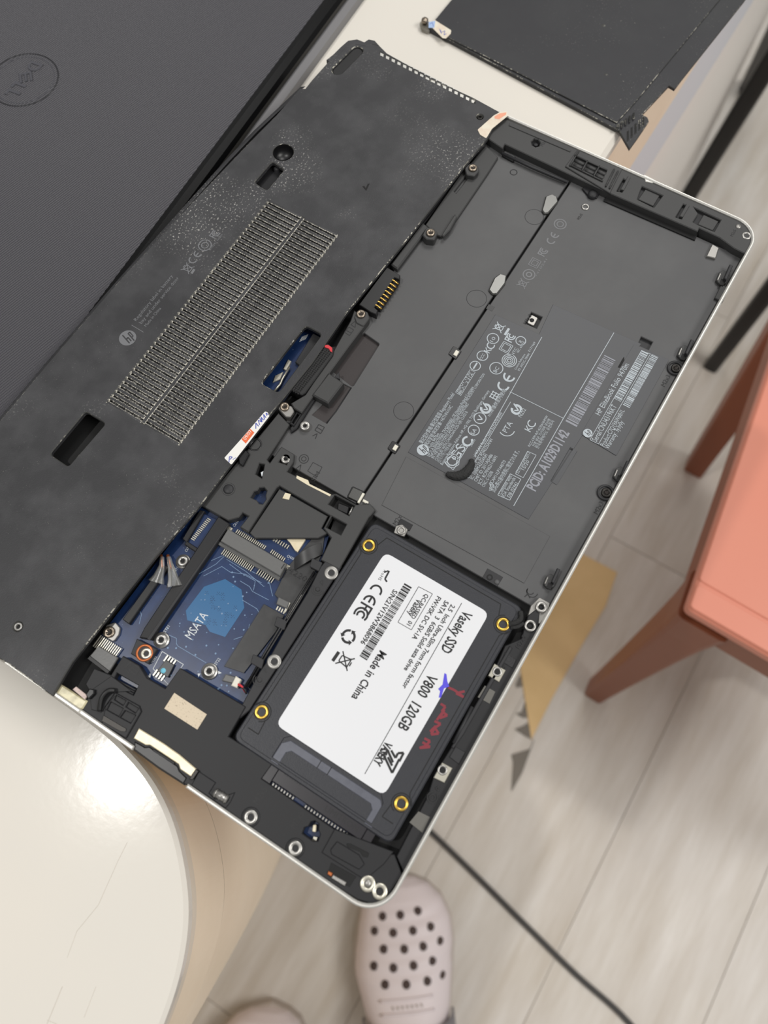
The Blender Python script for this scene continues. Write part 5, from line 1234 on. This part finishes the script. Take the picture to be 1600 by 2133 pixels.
# label
lb = plate('paper_label', rr(rect(35.7, 114.4, 20.5, 68.3), 3), ZS_, ZS_ + .12, 'ssd_label', sd, b=.04, px=False); lb['label'] = 'white label printed in black'
f = Flat(ZS_ + .17); T = lambda s, a, b, h: f.text(s, a, b, h, 180, bold=.022)
T('Vaseky SSD', (966, 1270), (922, 1356), 4.1); T('V800  120GB', (893, 1402), (833, 1517), 4.1)
T('2.5  Inch Ultra-Slim 7mm form factor', (940, 1258), (842, 1434), 1.9); T('SATA  3  6GB/S Solid sata drive', (927, 1250), (842, 1395), 1.9); T('FW:VSK DC 5V-1A', (911, 1241), (861, 1331), 1.9)
f.box([(872, 1222), (901, 1237), (857, 1312), (829, 1296)], .22); T('QC PASSED  01', (886, 1236), (852, 1303), 1.7); T('Vaseky', (869, 1246), (849, 1280), 2.4)
f.pline([(962, 1256), (760, 1612)], .25); T('S/N:21V12W3868096', (820, 1227), (752, 1340), 2.0); T('Made in China', (792, 1354), (736, 1455), 3.1)
a = q(850, 1219, ZS_); b = q(759, 1374, ZS_); f.bars((a[0], a[1] + 1.6), a[0] - b[0], 3.4, 180, 11, .42, .24)
f.ce(q(783, 1231, ZS_), 4.0, 180); f.fcc(q(752, 1280, ZS_), 4.4, 180)
c = q(726, 1326, ZS_)
for k in range(3): f.arc(c, 2.4, .95, 120 * k + 10, 120 * k + 95, 8)
for k in range(3):
    an = math.radians(120 * k + 95); px_, py_ = c[0] + 2.4 * math.cos(an), c[1] + 2.4 * math.sin(an); tx, ty = -math.sin(an), math.cos(an)
    f.poly([(px_ + tx * 1.3, py_ + ty * 1.3), (px_ + math.cos(an) * 1.1, py_ + math.sin(an) * 1.1), (px_ - math.cos(an) * 1.1, py_ - math.sin(an) * 1.1)])
f.bin(q(719, 1377, ZS_), 4.2, 180); f.line(*Q([(706, 1358), (693, 1377)], ZS_), 1.3)
f.pline([(806, 1212), (802, 1206), (811, 1189)], .7); f.pline([(800, 1192), (809, 1189)], .6)
for i, s in enumerate('RoHS'): c = q(800 - i * 3.6, 1187 + i * 5.6, ZS_); f.text(s, (c[0], c[1]), None, 1.3, 180, False)
f.text('VASEKY', (804, 1543), (780, 1591), 2.9, 180, bold=.05)
# triangular maker's mark
mk = [[(800, 1573), (807, 1566), (817, 1576), (813, 1580), (807, 1575), (821, 1601), (828, 1590), (832, 1594), (818, 1611)], [(814, 1567), (825, 1568), (819, 1574), (827, 1590), (840, 1567), (826, 1567)], ]
for sg in ([(799, 1572), (817, 1610)], [(817, 1610), (832, 1581)], [(799, 1572), (808, 1564)], [(808, 1564), (819, 1588)], [(808, 1577), (817, 1595)], [(815, 1563), (824, 1579)], [(824, 1579), (829, 1569)], [(829, 1569), (841, 1568)], [(841, 1568), (832, 1586)]):
    f.pline(sg, .85)
f.build('label_print', 'ink', lb)
f = Flat(ZS_ + .2); f.ppoly([(926, 1402), (930, 1404), (932, 1419), (936, 1430), (925, 1434), (919, 1453), (914, 1453), (917, 1440), (913, 1435), (922, 1426)]); f.build('pen_mark', 'pen_blue', lb)
f = Flat(ZS_ + .06)
rnd = random.Random(5)
for s in ([(934, 1432), (946, 1437), (966, 1452), (950, 1444), (968, 1440)], [(918, 1466), (928, 1472), (920, 1482), (932, 1490), (916, 1496), (926, 1478), (910, 1500)], [(905, 1502), (918, 1508), (906, 1516), (914, 1528), (898, 1530), (908, 1512), (896, 1524)], [(884, 1538), (896, 1544), (886, 1554), (874, 1558), (896, 1556), (880, 1546)]):
    f.pline(s, .9)
f.split('pen_mark', 'pen_red', sd, 1.0)
